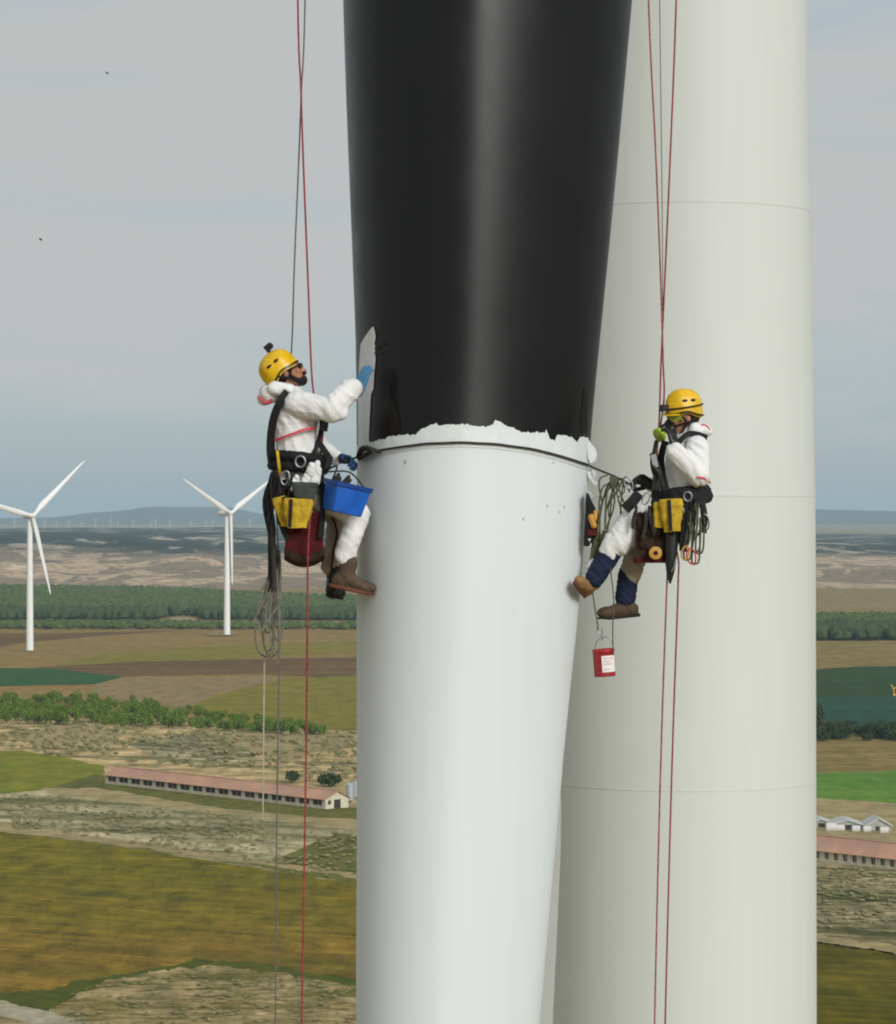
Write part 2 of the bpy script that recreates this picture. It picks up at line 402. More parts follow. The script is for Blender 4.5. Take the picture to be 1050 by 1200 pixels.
m_verge = LD('green_verge', [S(92, 96, 50, K), S(78, 88, 44, K), S(112, 108, 64, K)], .03, .2)
m_gold = LD('ripening_olive_crop', [S(116, 108, 46, K), S(130, 108, 58, K), S(84, 88, 38, K)], .014, .07, R(-25), (5, 1, 1), .12, .5, .62,
            grad=((.25, -1.0, 0), -720, -530))
m_goldr = LD('dark_olive_crop', [S(94, 88, 32, K), S(82, 80, 28, K), S(104, 94, 40, K)], .012, .07, R(-20), (5, 1, 1), .16, .5, .5)
m_mound = LD('earthy_mound', [S(132, 118, 84, K), S(102, 102, 58, K), S(164, 148, 118, K)], .03, .10, 0, (2, 1, 1), .12, .5, .6)
m_path = LD('pale_concrete_track', [S(186, 178, 160, K), S(174, 166, 148, K), S(160, 152, 134, K)], .05, .4)
m_margin = LD('lush_margin', [S(82, 88, 38, K), S(100, 98, 44, K), S(68, 78, 36, K)], .05, .3)
m_scrubr = LD('dark_mixed_scrub', [S(116, 108, 80, K), S(72, 78, 46, K), S(164, 152, 126, K)], .025, .06, R(-15), (3, 1, 1), .10, .5, .7)
m_brownr = LD('brown_grass', [S(128, 112, 72, K), S(112, 102, 64, K), S(142, 124, 86, K)], .01, .07, 0, (4, 1, 1))

L0, MID, R1 = -420, 760, 1500
field('field', [(L0, 737), (MID, 737), (MID, 870), (L0, 870)], m_tan, 'tan stubble field below the two turbines', 1)
field('field', [(L0, 739), (60, 742), (215, 739), (120, 745), (40, 752), (-40, 764), (L0, 768)], m_soil, 'strip of reddish soil round the left turbine foot', 1)
field('field', [(60, 781), (120, 766), (250, 757), (430, 751), (MID, 750), (MID, 764), (420, 764), (300, 770), (150, 782)], m_olive, 'narrow olive band crossing the tan stubble', 1)
field('field', [(40, 782), (160, 775), (420, 770), (MID, 768), (MID, 797), (420, 796), (300, 790), (130, 793)], m_soil, 'reddish brown ploughed field', 1)
field('field', [(L0, 783), (60, 783), (145, 793), (110, 802), (L0, 812)], m_green, 'deep green crop at the left', 1)
field('field', [(100, 812), (115, 801), (150, 794), (335, 792), (255, 815), (215, 832)], m_fallow, 'pale tan fallow wedge', 1)
field('field', [(215, 830), (255, 814), (335, 795), (460, 790), (MID, 800), (MID, 876), (420, 862), (250, 852)], m_olive, 'olive grass field right of the pine belt', 1)
field('field', [(L0, 836), (150, 832), (250, 850), (420, 858), (MID, 866), (MID, 990), (L0, 960)], m_scrub, 'beige scrub slope behind the barn', 3)
field('bare_earth', [(252, 852), (300, 849), (350, 853), (405, 859), (418, 872), (380, 880), (345, 887), (300, 880), (268, 872)], m_sand, 'pale eroded bank at the right of the scrub slope', 6)
field('bare_earth', [(10, 862), (60, 850), (120, 852), (150, 862), (90, 868), (40, 872)], m_sand, 'pale eroded bank at the left of the scrub slope', 6)
field('bare_earth', [(194, 727), (205, 722), (218, 721), (226, 717), (232, 723), (228, 728), (210, 729)], m_sand, 'pale bare patch in the plantation', 1)
field('field', [(150, 872), (205, 862), (250, 858), (300, 884), (290, 896), (190, 892)], m_pale, 'grey green patch of scrub above the barn roof', 4)
field('field', [(L0, 878), (25, 880), (75, 888), (122, 897), (126, 918), (60, 926), (L0, 950)], m_yg, 'yellow green meadow left of the barn', 2)
field('field', [(40, 928), (110, 908), (250, 925), (440, 950), (MID, 985), (MID, 1000), (420, 972), (250, 955), (130, 935)], m_verge, 'green verge along the barn wall', 2)
field('field', [(L0, 925), (0, 930), (60, 925), (130, 931), (250, 951), (330, 962), (420, 972), (MID, 1000), (MID, 1085), (420, 1040), (200, 1003), (0, 976), (L0, 940)], m_pale, 'pale chalky scrub strip in front of the barn', 2)
field('path', [(45, 924), (110, 923), (200, 937), (250, 946), (340, 955), (440, 962), (MID, 990), (MID, 996), (440, 976), (330, 964), (240, 952), (120, 937), (60, 931)], m_sand, 'pale sandy track running past the barn', 2)
field('field', [(305, 1016), (330, 1004), (395, 976), (MID, 1010), (MID, 1085), (420, 1036)], m_verge, 'dull green triangle of rough grass', 2)
field('path', [(L0, 928), (0, 963), (200, 992), (420, 1024), (MID, 1078), (MID, 1082), (420, 1029), (200, 999), (0, 973), (L0, 940)], m_sand, 'chalky field edge above the golden crop', 2)
field('field', [(L0, 938), (0, 974), (200, 1001), (420, 1036), (MID, 1085), (MID, 1230), (420, 1152), (240, 1130), (110, 1155), (0, 1175), (L0, 1230)], m_gold, 'golden olive crop field', 2)
field('field', [(L0, 1170), (0, 1163), (60, 1158), (105, 1147), (240, 1123), (330, 1133), (420, 1147), (MID, 1215), (MID, 1260), (L0, 1260)], m_margin, 'lush dark green margin of the crop', 3)
field('field', [(50, 1190), (80, 1172), (115, 1153), (170, 1140), (245, 1131), (330, 1141), (420, 1157), (MID, 1225), (MID, 1500), (L0, 1500), (L0, 1185)], m_mound, 'earthy scrub ground at the bottom left', 3)
field('path', [(L0, 1060), (0, 1172), (60, 1186), (120, 1205), (200, 1240), (250, 1300), (190, 1300), (90, 1215), (0, 1190), (L0, 1085)], m_path, 'pale track at the lower left corner', 1)
# right of the tower
field('field', [(MID, 752), (R1, 752), (R1, 786), (MID, 784)], m_brownr, 'grey brown fallow below the far poplar rows', 1)
field('field', [(MID, 786), (960, 784), (1010, 781), (R1, 779), (R1, 818), (MID, 816)], m_dkgreen, 'dark green crop right of the tower', 1)
field('field', [(MID, 816), (R1, 817), (R1, 856), (MID, 852)], m_teal, 'blue green crop right of the tower', 1)
field('field', [(MID, 852), (R1, 856), (R1, 910), (MID, 906)], m_brownr, 'brown grass behind the right barn', 1)
field('field', [(MID, 905), (960, 906), (1050, 903), (R1, 900), (R1, 950), (1050, 944), (955, 938), (MID, 934)], m_bright, 'bright green meadow right of the tower', 2)
field('field', [(MID, 930), (955, 935), (1050, 941), (R1, 948), (R1, 1012), (MID, 985)], m_sand, 'tan farm yard behind the right barn', 1)
field('field', [(MID, 985), (R1, 1040), (R1, 1110), (1050, 1112), (960, 1101), (MID, 1096)], m_scrubr, 'dark scrub strip below the right barn', 2)
field('path', [(MID, 1092), (960, 1096), (1050, 1108), (R1, 1140), (R1, 1150), (1050, 1117), (960, 1104), (MID, 1100)], m_sand, 'pale track below the right barn', 2)
field('field', [(MID, 1100), (960, 1105), (1050, 1119), (R1, 1152), (R1, 1500), (MID, 1500)], m_goldr, 'dark olive crop at the lower right', 2)

# ------------------------------------------------------------------ hills
def fbm(x, y, s, oct=5):
    return mnoise.fractal(Vector((x / s, y / s, 0.37)), .9, 2.1, oct)
def smooth(a, b, x):
    t = max(0., min(1., (x - a) / (b - a))); return t * t * (3 - 2 * t)
def hill_h(x, y):
    px = CX + x * F / y
    right = smooth(560, 900, px)
    ero = 1 - abs(mnoise.noise(Vector((x / 260, y / 420, 2.2)))) * 2
    ero2 = 1 - abs(mnoise.noise(Vector((x / 90, y / 150, 5.2)))) * 2
    low = smooth(3250, 3900, y) * (8 + 17 * fbm(x, y, 420) + 9 * ero + 4.0 * ero2)
    low = max(low, 0) * (1 - .35 * right)
    y0 = 5600 + 500 * mnoise.noise(Vector((x / 900, 1.3, 0)))
    top = 34 * (1 - right) + 14 * right
    mesa = smooth(y0, y0 + 1500, y) * top
    mesa *= (.86 + .14 * ero * (1 - smooth(y0 + 1400, y0 + 1900, y)))
    mesa += smooth(y0 + 1300, y0 + 1700, y) * 4.5 * mnoise.noise(Vector((x / 200, y / 600, 7)))
    return max(low * (1 - smooth(y0 + 200, y0 + 1300, y)), 0) + mesa - .5 * (1 - smooth(3200, 3300, y))
nx, ny = 330, 130
mb = MB(); vs = []; fs = []
for j in range(ny + 1):
    t = j / ny; y = 3200 * (9800 / 3200) ** t
    for i in range(nx + 1):
        px = -900 + 2900 * i / nx
        x = (px - CX) * y / F
        vs.append((x, y, hill_h(x, y) + .1))
for j in range(ny):
    for i in range(nx):
        a = j * (nx + 1) + i; fs.append((a, a + 1, a + nx + 2, a + nx + 1))
mb.add(vs, fs)
mh = bpy.data.materials.new('badland_hills'); mh.use_nodes = True
n, l = mh.node_tree.nodes, mh.node_tree.links
b = n['Principled BSDF']; b.inputs['Roughness'].default_value = 1; b.inputs['Specular IOR Level'].default_value = .05
geo = n.new('ShaderNodeNewGeometry'); sp = n.new('ShaderNodeSeparateXYZ'); l.new(geo.outputs['Position'], sp.inputs[0])
mp = n.new('ShaderNodeMapping'); mp.inputs['Scale'].default_value = (.8, .30, 3.4); l.new(geo.outputs['Position'], mp.inputs[0])
def tn(sc, d=7, ro=.6):
    t = n.new('ShaderNodeTexNoise'); t.inputs['Scale'].default_value = sc; t.inputs['Detail'].default_value = d; t.inputs['Roughness'].default_value = ro; t.inputs['Distortion'].default_value = .6
    l.new(mp.outputs[0], t.inputs['Vector']); return t.outputs[0]
def rmp(src, stops):
    c = n.new('ShaderNodeValToRGB'); e = c.color_ramp.elements
    e[0].position, e[0].color = stops[0]; e[1].position, e[1].color = stops[-1]
    for p, col in stops[1:-1]:
        q = e.new(p); q.color = col
    l.new(src, c.inputs[0]); return c.outputs[0]
lowc = rmp(tn(.011, 9, .70), [(.36, S(104, 98, 86)), (.44, S(152, 132, 110)), (.50, S(124, 114, 96)), (.55, S(206, 178, 146)), (.60, S(152, 134, 112)), (.66, S(220, 194, 160))])
topc = rmp(tn(.016, 8, .62), [(.3, S(24, 34, 28)), (.50, S(36, 46, 34)), (.55, S(58, 64, 50)), (.585, S(140, 134, 116)), (.68, S(180, 166, 144))])
hz = n.new('ShaderNodeMath'); hz.operation = 'MULTIPLY_ADD'; hz.inputs[1].default_value = 30.0
l.new(tn(.003, 5), hz.inputs[0]); l.new(sp.outputs[2], hz.inputs[2])
hm = n.new('ShaderNodeMapRange'); hm.inputs[1].default_value = 17; hm.inputs[2].default_value = 25
l.new(hz.outputs[0], hm.inputs[0])
ym = n.new('ShaderNodeMapRange'); ym.inputs[1].default_value = 4550; ym.inputs[2].default_value = 5100; l.new(sp.outputs[1], ym.inputs[0])
hy = n.new('ShaderNodeMath'); hy.operation = 'MULTIPLY'; l.new(hm.outputs[0], hy.inputs[0]); l.new(ym.outputs[0], hy.inputs[1])
mx = n.new('ShaderNodeMix'); mx.data_type = 'RGBA'; l.new(hy.outputs[0], mx.inputs[0]); l.new(lowc, mx.inputs[6]); l.new(topc, mx.inputs[7])
l.new(mx.outputs[2], b.inputs['Base Color'])
tag(mb.build('hills', mh), 'eroded beige badlands rising to a dark wooded mesa', kind='structure')

def ridge(name, pts, y0, y1, m, label, amp, seed):
    mb = MB(); vs = []; fs = []; N = 240; J = 8
    def prof(px):
        for a, c in zip(pts, pts[1:]):
            if a[0] <= px <= c[0]:
                t = (px - a[0]) / (c[0] - a[0]); t = t * t * (3 - 2 * t); return a[1] + (c[1] - a[1]) * t
        return pts[-1][1]
    for j in range(J + 1):
        y = y0 + (y1 - y0) * j / J
        for i in range(N + 1):
            px = -900 + 2900 * i / N
            zt = CZ + (600 - prof(px)) * y1 / F + amp * mnoise.noise(Vector((px * .03, seed, 0))) + amp * .5 * mnoise.noise(Vector((px * .11, seed, 0)))
            vs.append(((px - CX) * y / F, y, max(zt, 1) * smooth(0, 1, j / J) + .1))
    for j in range(J):
        for i in range(N):
            a = j * (N + 1) + i; fs.append((a, a + 1, a + N + 2, a + N + 1))
    mb.add(vs, fs)
    return tag(mb.build(name, m), label, kind='structure')
m_ridge = mat('far_ridge', S(78, 84, 70), 1, .05, var=.35, vscale=.0012)
ridge('hills', [(-900, 612), (20, 607), (60, 606), (120, 600), (180, 594), (260, 594), (310, 602), (420, 606), (700, 601), (900, 598), (960, 597), (1100, 600), (2000, 606)],
      19500, 21500, m_ridge, 'faint blue ridge far behind the mesa', 5, 4.0)
# ------------------------------------------------------------------ vegetation
def leaf_mat(name, a, b2): return mat(name, a, .8, .15, col2=b2, vscale=.7, island=True)
M_pine = leaf_mat('pine_needles', S(126, 146, 48, 1), S(76, 102, 34, 1))
M_poplar = leaf_mat('poplar_leaves', S(84, 96, 52, 1), S(50, 64, 36, 1))
M_bush = leaf_mat('bush_leaves', S(66, 84, 44, 1), S(42, 58, 32, 1))
M_far = leaf_mat('far_forest_leaves', S(100, 116, 58, .85), S(66, 84, 40, .85))
M_fard = leaf_mat('dark_forest_leaves', S(78, 94, 54, .95), S(52, 68, 42, .95))
M_scr = leaf_mat('scrub_leaves', S(150, 140, 100, 1), S(112, 112, 72, 1))
M_bark = mat('bark', S(86, 70, 54), .9, .1, var=.3, vscale=3)

def tree_mesh(name, lobes, trunk_h, nleaf, lsize, leaf):
    mb = MB()
    mb.cur = 0
    mb.tube([(0, 0, -.2), (.05, 0, trunk_h * .5), (0, .05, trunk_h)], [.16, .12, .08], 6)
    for (c, rx, rz) in lobes[:3]:
        mb.tube([(0, 0, trunk_h * .6), (c[0] * .7, c[1] * .7, c[2])], [.08, .03], 5)
    mb.cur = 1
    rr = random.Random(hash(name) % 1000 + 5) if False else random.Random(len(name) * 7 + nleaf)
    tot = sum(rx * rx * rz for _, rx, rz in lobes)
    for (c, rx, rz) in lobes:
        k = max(8, int(nleaf * rx * rx * rz / tot))
        for _ in range(k):
            d = Vector((rr.gauss(0, 1), rr.gauss(0, 1), rr.gauss(0, 1))).normalized()
            q = rr.random() ** .35
            p = Vector(c) + Vector((d.x * rx, d.y * rx, d.z * rz)) * q * rr.uniform(.85, 1.1)
            nrm = (d + Vector((rr.gauss(0, .5), rr.gauss(0, .5), rr.gauss(0, .5) + .3))).normalized()
            u = nrm.orthogonal().normalized(); w = nrm.cross(u); s = lsize * rr.uniform(.6, 1.3)
            a = rr.random() * 3.14; u, w = u * math.cos(a) + w * math.sin(a), w * math.cos(a) - u * math.sin(a)
            mb.add([p - u * s, p - w * s * .6 + nrm * s * .2, p + u * s, p + w * s * .6 + nrm * s * .2], [(0, 1, 2, 3)])
    me = bpy.data.meshes.new(name); me.from_pydata([tuple(v) for v in mb.v], [], mb.f)
    me.materials.append(M_bark); me.materials.append(leaf); me.polygons.foreach_set('material_index', mb.m); me.update()
    return me
rr = random.Random(3)
def rand_lobes(h, w, kind):
    L = []
    if kind == 'round':
        for k in range(6):
            a = k * 1.05 + rr.random(); q = w * rr.uniform(.2, .5)
            L.append(((math.cos(a) * q, math.sin(a) * q, h * rr.uniform(.45, .78)), w * rr.uniform(.38, .55), h * rr.uniform(.20, .30)))
        L.append(((0, 0, h * .74), w * .5, h * .26))
    elif kind == 'tall':
        for k in range(6):
            z = h * (.25 + .12 * k); L.append(((rr.uniform(-.2, .2) * w, rr.uniform(-.2, .2) * w, z), w * (.55 - .05 * k), h * .16))
    else:
        for k in range(5):
            a = k * 1.3 + rr.random(); q = w * rr.uniform(.2, .55)
            L.append(((math.cos(a) * q, math.sin(a) * q, h * rr.uniform(.3, .6)), w * rr.uniform(.4, .6), h * rr.uniform(.28, .4)))
    return L
pines = [tree_mesh('pine_tree', rand_lobes(4.6, 2.3, 'bush'), 1.6, 460 + k, .32, M_pine) for k in range(4)]
poplars = [tree_mesh('poplar_tree', rand_lobes(7.0, 2.4, 'tall'), 4.0, 420 + k, .36, M_poplar) for k in range(3)]
bushes = [tree_mesh('bush', rand_lobes(3.6, 2.6, 'bush'), 1.2, 420 + k, .34, M_bush) for k in range(3)]
def plant(name, me, px, py, s, label, cat, group, z=.4):
    o = bpy.data.objects.new(name, me); C.objects.link(o); o.location = G(px, py, z)
    o.rotation_euler = (0, 0, rr.random() * 6.28); o.scale = (s * rr.uniform(.9, 1.1), s * rr.uniform(.9, 1.1), s * rr.uniform(.85, 1.12))
    return tag(o, label, cat, group)
# pine belt: upper and lower edges in the photo
def belt(px):
    up = 817 + max(0, px) * .06 if px < 180 else 827.8 + (px - 180) * .16
    lo = 847 + .03 * px if px < 180 else 852.4 + (px - 180) * .035
    return up, max(lo, up + 2)
npine = 0
for k in range(330):
    px = rr.uniform(-45, 380)
    up, lo = belt(px)
    if rr.random() < .1 + max(0, px) / 800: continue
    py = up + (lo - up) * rr.random() ** .8
    plant('pine_tree', pines[k % 4], px, py, rr.uniform(.7, 1.08) * (1.3 if px < 215 else 1), 'dark green pine in the long belt between olive field and beige scrub', 'tree', 'pines of the belt above the scrub slope')
for k in range(16):
    plant('pine_tree', pines[k % 4], 225 + 10.2 * k + rr.uniform(-3, 3), 853 + k * .42 + rr.uniform(-1, 2), rr.uniform(.8, 1.1), 'dark green pine in the long belt between olive field and beige scrub', 'tree', 'pines of the belt above the scrub slope')
plant('bush', bushes[0], 342, 916, 1.25, 'small round dark bush behind the barn roof, left one of two', 'bush', 'bushes behind the barn')
plant('bush', bushes[1], 386, 921, 1.55, 'wide round dark bush behind the barn roof beside the silos', 'bush', 'bushes behind the barn')
for k in range(70):
    px = 890 + rr.random() * 260
    plant('hedge_tree', bushes[k % 3], px, rr.uniform(857, 869), rr.uniform(.9, 1.7), 'dark leafy tree in the hedgerow right of the tower', 'tree', 'hedgerow trees right of the tower')
plant('poplar_tree', poplars[0], 961, 866, 1.7, 'tallest hedgerow tree, standing against the tower edge', 'tree', 'hedgerow trees right of the tower')

ICO = None
def ico_data():
    bm = bmesh.new(); bmesh.ops.create_icosphere(bm, subdivisions=1, radius=1)
    v = [tuple(x.co) for x in bm.verts]; f = [tuple(q.index for q in x.verts) for x in bm.faces]; bm.free(); return v, f
IV, IF = ico_data()
def inpoly(x, y, p):
    c = False; j = len(p) - 1
    for i in range(len(p)):
        if (p[i][1] > y) != (p[j][1] > y) and x < (p[j][0] - p[i][0]) * (y - p[i][1]) / (p[j][1] - p[i][1]) + p[i][0]: c = not c
        j = i
    return c
def blobs(name, poly, count, h, w, m, label, z=.45, clump=0, rows=None):
    V = []; Fc = []; q = random.Random(count)
    xs = [p[0] for p in poly]; ys = [p[1] for p in poly]; done = 0; tries = 0
    Ymin, Ymax = F * 77 / (max(ys) - 600), F * 77 / (min(ys) - 600)
    while done < count and tries < count * 40:
        tries += 1
        Y = q.uniform(Ymin, Ymax); px = q.uniform(min(xs), max(xs)); py = 600 + F * 77 / Y
        if not inpoly(px, py, poly): continue
        X = (px - CX) * Y / F
        if clump and mnoise.noise(Vector((X / clump, Y / clump / 1.6, 4))) < q.uniform(-.6, .4): continue
        if rows: Y = round(Y / rows) * rows + q.uniform(-2, 2)
        hh = q.uniform(*h); ww = q.uniform(*w); o = len(V); a = q.random() * 3
        for (x, y, zz) in IV:
            s = q.uniform(.72, 1.2)
            V.append((X + (x * math.cos(a) - y * math.sin(a)) * ww * s, Y + (x * math.sin(a) + y * math.cos(a)) * ww * s, z + max(hh * .5 + zz * hh * .55 * s, -.3)))
        Fc += [tuple(o + i for i in f) for f in IF]; done += 1
    me = bpy.data.meshes.new(name); me.from_pydata(V, [], Fc); me.materials.append(m); me.update()
    o = bpy.data.objects.new(name, me); C.objects.link(o); return tag(o, label, None, None, 'stuff')
blobs('forest', [(-400, 688), (60, 690), (200, 693), (300, 698), (420, 703), (760, 706), (760, 722), (-400, 722)], 15000, (3, 5.5), (1.8, 3.4), M_far, 'green plantation below the badlands')
blobs('forest', [(-400, 721), (760, 723), (760, 728), (240, 727), (232, 723), (195, 723), (190, 727), (-400, 727)], 2600, (5.5, 9), (2.4, 4.4), M_fard, 'dark tree rows along the plantation edge')
blobs('forest', [(-400, 732), (150, 732), (260, 733), (760, 735), (760, 738), (-400, 737.5)], 2200, (2, 4.0), (1.6, 3), M_far, 'low dark trees lining the near edge of the plantation')
blobs('forest', [(760, 726), (1500, 728), (1500, 738), (760, 737)], 5000, (3.5, 6.5), (2, 3.6), M_far, 'green tree rows right of the tower')
blobs('forest', [(760, 741), (1500, 742), (1500, 751), (760, 751)], 2800, (6, 9), (2.2, 4.2), M_fard, 'dark poplar rows in front right of the tower')
blobs('scrub', [(-60, 848), (150, 838), (250, 852), (440, 860), (440, 922), (120, 892), (-60, 878)], 800, (.3, 1.3), (.5, 1.6), M_scr, 'low dry shrubs on the beige slope', clump=22)
blobs('scrub', [(-60, 934), (60, 934), (250, 955), (440, 985), (440, 1030), (200, 996), (-60, 962)], 700, (.2, .6), (.3, 1.0), M_scr, 'low grey green shrubs on the chalky strip', clump=14)
blobs('scrub', [(60, 1172), (150, 1150), (245, 1136), (440, 1160), (440, 1240), (100, 1240)], 400, (.12, .4), (.2, .7), M_scr, 'weeds on the scrub ground at the bottom', clump=9)
blobs('scrub', [(930, 1016), (1100, 1024), (1100, 1100), (930, 1088)], 420, (.2, .6), (.3, 1.1), M_scr, 'low shrubs below the right barn', clump=10)
blobs('scrub', [(200, 988), (440, 1022), (440, 1046), (200, 1006)], 26, (.3, .8), (.4, .9), M_scr, 'dark weeds along the crop edge', clump=0)

# ------------------------------------------------------------------ barns
M_roof = mat('terracotta_sheet_roof', S(196, 152, 124), .8, .2, var=.22, vscale=.16, stretch=(1, 1, 1), col2=S(172, 136, 116))
M_wall = mat('whitewashed_wall', S(218, 210, 186), .85, .2, var=.2, vscale=1.2)
M_dark = mat('dark_opening', S(66, 62, 52), .9, .1)
M_silo = mat('galvanised_silo', S(176, 184, 190), .4, .5, metal=.4)
def barn(A, B, W, eave, ridge_h, bays, label, group):
    A, B = Vector(A), Vector(B); d = (B - A).normalized(); L = (B - A).length
    nrm = Vector((-d.y, d.x, 0))
    if nrm.y < 0: nrm = -nrm
    up = Vector((0, 0, 1))
    t = empty('barn', (A + B) / 2, label, 'barn', group)
    Q = lambda a, w, z: A + d * a + nrm * w + up * z
    wl_ = MB()
    def wallbox(a0, a1, w0, w1, z0, z1, mb): 
        vs = [Q(a, w, z) for a in (a0, a1) for w in (w0, w1) for z in (z0, z1)]
        mb.add(vs, [(0, 1, 3, 2), (4, 6, 7, 5), (0, 4, 5, 1), (2, 3, 7, 6), (0, 2, 6, 4), (1, 5, 7, 3)])
    wallbox(0, L, .0, .25, 0, eave * .34, wl_); wallbox(0, L, .003, .25, eave * .86, eave, wl_)
    wallbox(0, L, W - .25, W, 0, eave, wl_)
    # gable ends
    for a0, a1 in ((-.02, .25), (L - .25, L + .02)):
        ring = [(0, 0), (W, 0), (W, eave), (W / 2, ridge_h - .05), (0, eave)]
        vs = [Q(a, w, z) for a in (a0, a1) for w, z in ring]
        wl_.add(vs, [(0, 1, 2, 3, 4), (9, 8, 7, 6, 5)] + [(i, (i + 1) % 5, 5 + (i + 1) % 5, 5 + i) for i in range(5)])
    wl_.build('wall', M_wall, t, smooth=False)
    bw = L / bays
    pm = None
    for k in range(bays + 1):
        if pm is None:
            q = MB(); wallbox(-.75, .75, -.10, .2, 0, eave * .985, q); o = q.build('pillar', M_wall, t, smooth=False); pm = o; o0 = Vector(o.location)
        else:
            o = pm.copy(); C.objects.link(o); o.parent = t
        o.location = d * min(max(bw * k, .5), L - .5)
    wm = None
    for k in range(bays):
        if wm is None:
            q = MB(); wallbox(.8, bw - .8, .12, .18, eave * .34, eave * .86, q); o = q.build('window', M_dark, t, smooth=False); wm = o
            q = MB(); wallbox(bw / 2 - .06, bw / 2 + .06, .06, .118, eave * .34, eave * .86, q); q.build('mullion', M_wall, o, smooth=False)
            mul = o.children[0]; 
        else:
            o = wm.copy(); C.objects.link(o); o.parent = t
            c = mul.copy(); C.objects.link(c); c.parent = o
        o.location = d * (bw * k)
    rf = MB(); ov = .7
    # corrugated sheet: ridges down the slope
    NR = int(L / 1.1)
    for side in (0, 1):
        rows = []
        for j, (w, z) in enumerate(((-ov, eave - ov * (ridge_h - eave) / (W / 2)), (W / 2, ridge_h)) if side == 0 else ((W / 2, ridge_h), (W + ov, eave - ov * (ridge_h - eave) / (W / 2)))):
            rows.append([Q(-ov + (L + 2 * ov) * i / (2 * NR), w, z + (.07 if i % 2 else 0) + .06) for i in range(2 * NR + 1)])
        low = [[v - up * .12 for v in r_] for r_ in rows]
        k = len(rows[0]); vs = rows[0] + rows[1] + low[0] + low[1]
        fs = [(i, i + 1, k + i + 1, k + i) for i in range(k - 1)] + [(2 * k + i, 3 * k + i, 3 * k + i + 1, 2 * k + i + 1) for i in range(k - 1)]
        fs += [(i, 2 * k + i, 2 * k + i + 1, i + 1) for i in range(k - 1)] + [(0, k, 3 * k, 2 * k), (k - 1, 3 * k - 1, 4 * k - 1, 2 * k - 1)]
        rf.add(vs, fs)
    roof = rf.build('roof', M_roof, t, smooth=False)
    q = MB(); q.tube([Q(-ov, W / 2, ridge_h + .14), Q(L + ov, W / 2, ridge_h + .14)], .18, 6); q.build('ridge_cap', M_roof, roof)
    q = MB(); wallbox(L + .022, L + .07, W * .38, W * .66, 0, eave * .86, q); q.build('door', M_dark, t, smooth=False)
    q = MB(); wallbox(L + .022, L + .07, W * .12, W * .24, eave * .45, eave * .8, q); q.build('window', M_dark, t, smooth=False)
    return t
barn(G(124, 919), G(381, 949), 7.6, 2.9, 4.7, 17, 'long terracotta roofed barn on the left with white pillared openings', 'poultry barns')
barn(G(880, 1002), G(1120, 1030), 9.5, 3.0, 5.3, 22, 'terracotta roofed barn right of the tower, cut by the picture edge', 'poultry barns')
def silo(px, py, r_, h, label):
    p = G(px, py); t = empty('silo', p, label, 'silo', 'silos beside the barn')
    q = MB(); q.tube([p + Vector((0, 0, z)) for z in (1.0, 1.02, h, h + .02)], [r_ * .98, r_, r_, r_ * .98], 20); q.build('drum', M_silo, t)
    q = MB(); q.tube([p + Vector((0, 0, h + .02)), p + Vector((0, 0, h + r_ * .7))], [r_ * 1.04, .12], 20); q.build('cone_roof', M_silo, t)
    q = MB()
    q.tube([p + Vector((0, 0, .35)), p + Vector((0, 0, 1.0))], [.2, r_ * .95], 16); q.build('hopper', M_silo, t)
    for k in range(4):
        a = k * 1.57 + .78; q = MB(); q.tube([p + Vector((math.cos(a) * r_ * .9, math.sin(a) * r_ * .9, z)) for z in (0, 1.1)], .06, 6); q.build('leg', M_silo, t)
silo(410, 942, 1.15, 5.0, 'grey metal feed silo at the barn gable')
silo(417, 938, 1.1, 4.6, 'grey metal feed silo half hidden behind the blade')
# sheds and wrapped bales behind the right barn
M_pshed = mat('pale_sheet_roof', S(196, 198, 190), .7, .3, var=.15, vscale=1.0)
M_gshed = mat('grey_sheet_wall', S(178, 180, 172), .8, .2, var=.2, vscale=1.0)
M_wrap = mat('white_bale_wrap', S(214, 208, 202), .5, .4, var=.1, vscale=2)
def shed(px, py, w, dpt, eave, top, label):
    p = G(px, py); t = empty('shed', p, label, 'shed', 'pale sheds behind the right barn')
    ring = [(-w / 2, 0), (w / 2, 0), (w / 2, eave), (0, top), (-w / 2, eave)]
    q = MB(); vs = [p + Vector((x, y, z)) for y in (0, dpt) for x, z in ring]
    q.add(vs, [(0, 1, 2, 3, 4), (9, 8, 7, 6, 5)] + [(i, (i + 1) % 5, 5 + (i + 1) % 5, 5 + i) for i in range(5)]); q.build('wall', M_gshed, t, smooth=False)
    q = MB()
    for sgn in (-1, 1):
        a = Vector((sgn * (w / 2 + .35), 0, eave - .25)); c = Vector((0, 0, top + .05))
        vs = []
        for y in (-.5, dpt + .5):
            for pt in (a, c, c + Vector((0, 0, .3)), a + Vector((0, 0, .3))): vs.append(p + pt + Vector((0, y, 0)))
        q.add(vs, [(0, 1, 2, 3), (7, 6, 5, 4), (0, 4, 5, 1), (1, 5, 6, 2), (2, 6, 7, 3), (3, 7, 4, 0)])
    q.build('roof', M_pshed, t, smooth=False)
    q = MB(); q.box(p + Vector((w * .08, -.06, eave * .45)), (w * .42, .1, eave * .9)); q.build('door', M_dark, t, smooth=False)
shed(1030, 975, 6.0, 9, 1.5, 3.1, 'pale gabled shed with the brightest roof edge, furthest right')
shed(993, 974, 7.0, 9, 1.7, 2.5, 'low grey gabled shed in the middle behind the right barn')
shed(962, 971, 5.2, 8, 1.5, 2.1, 'small grey shed beside the tower edge')
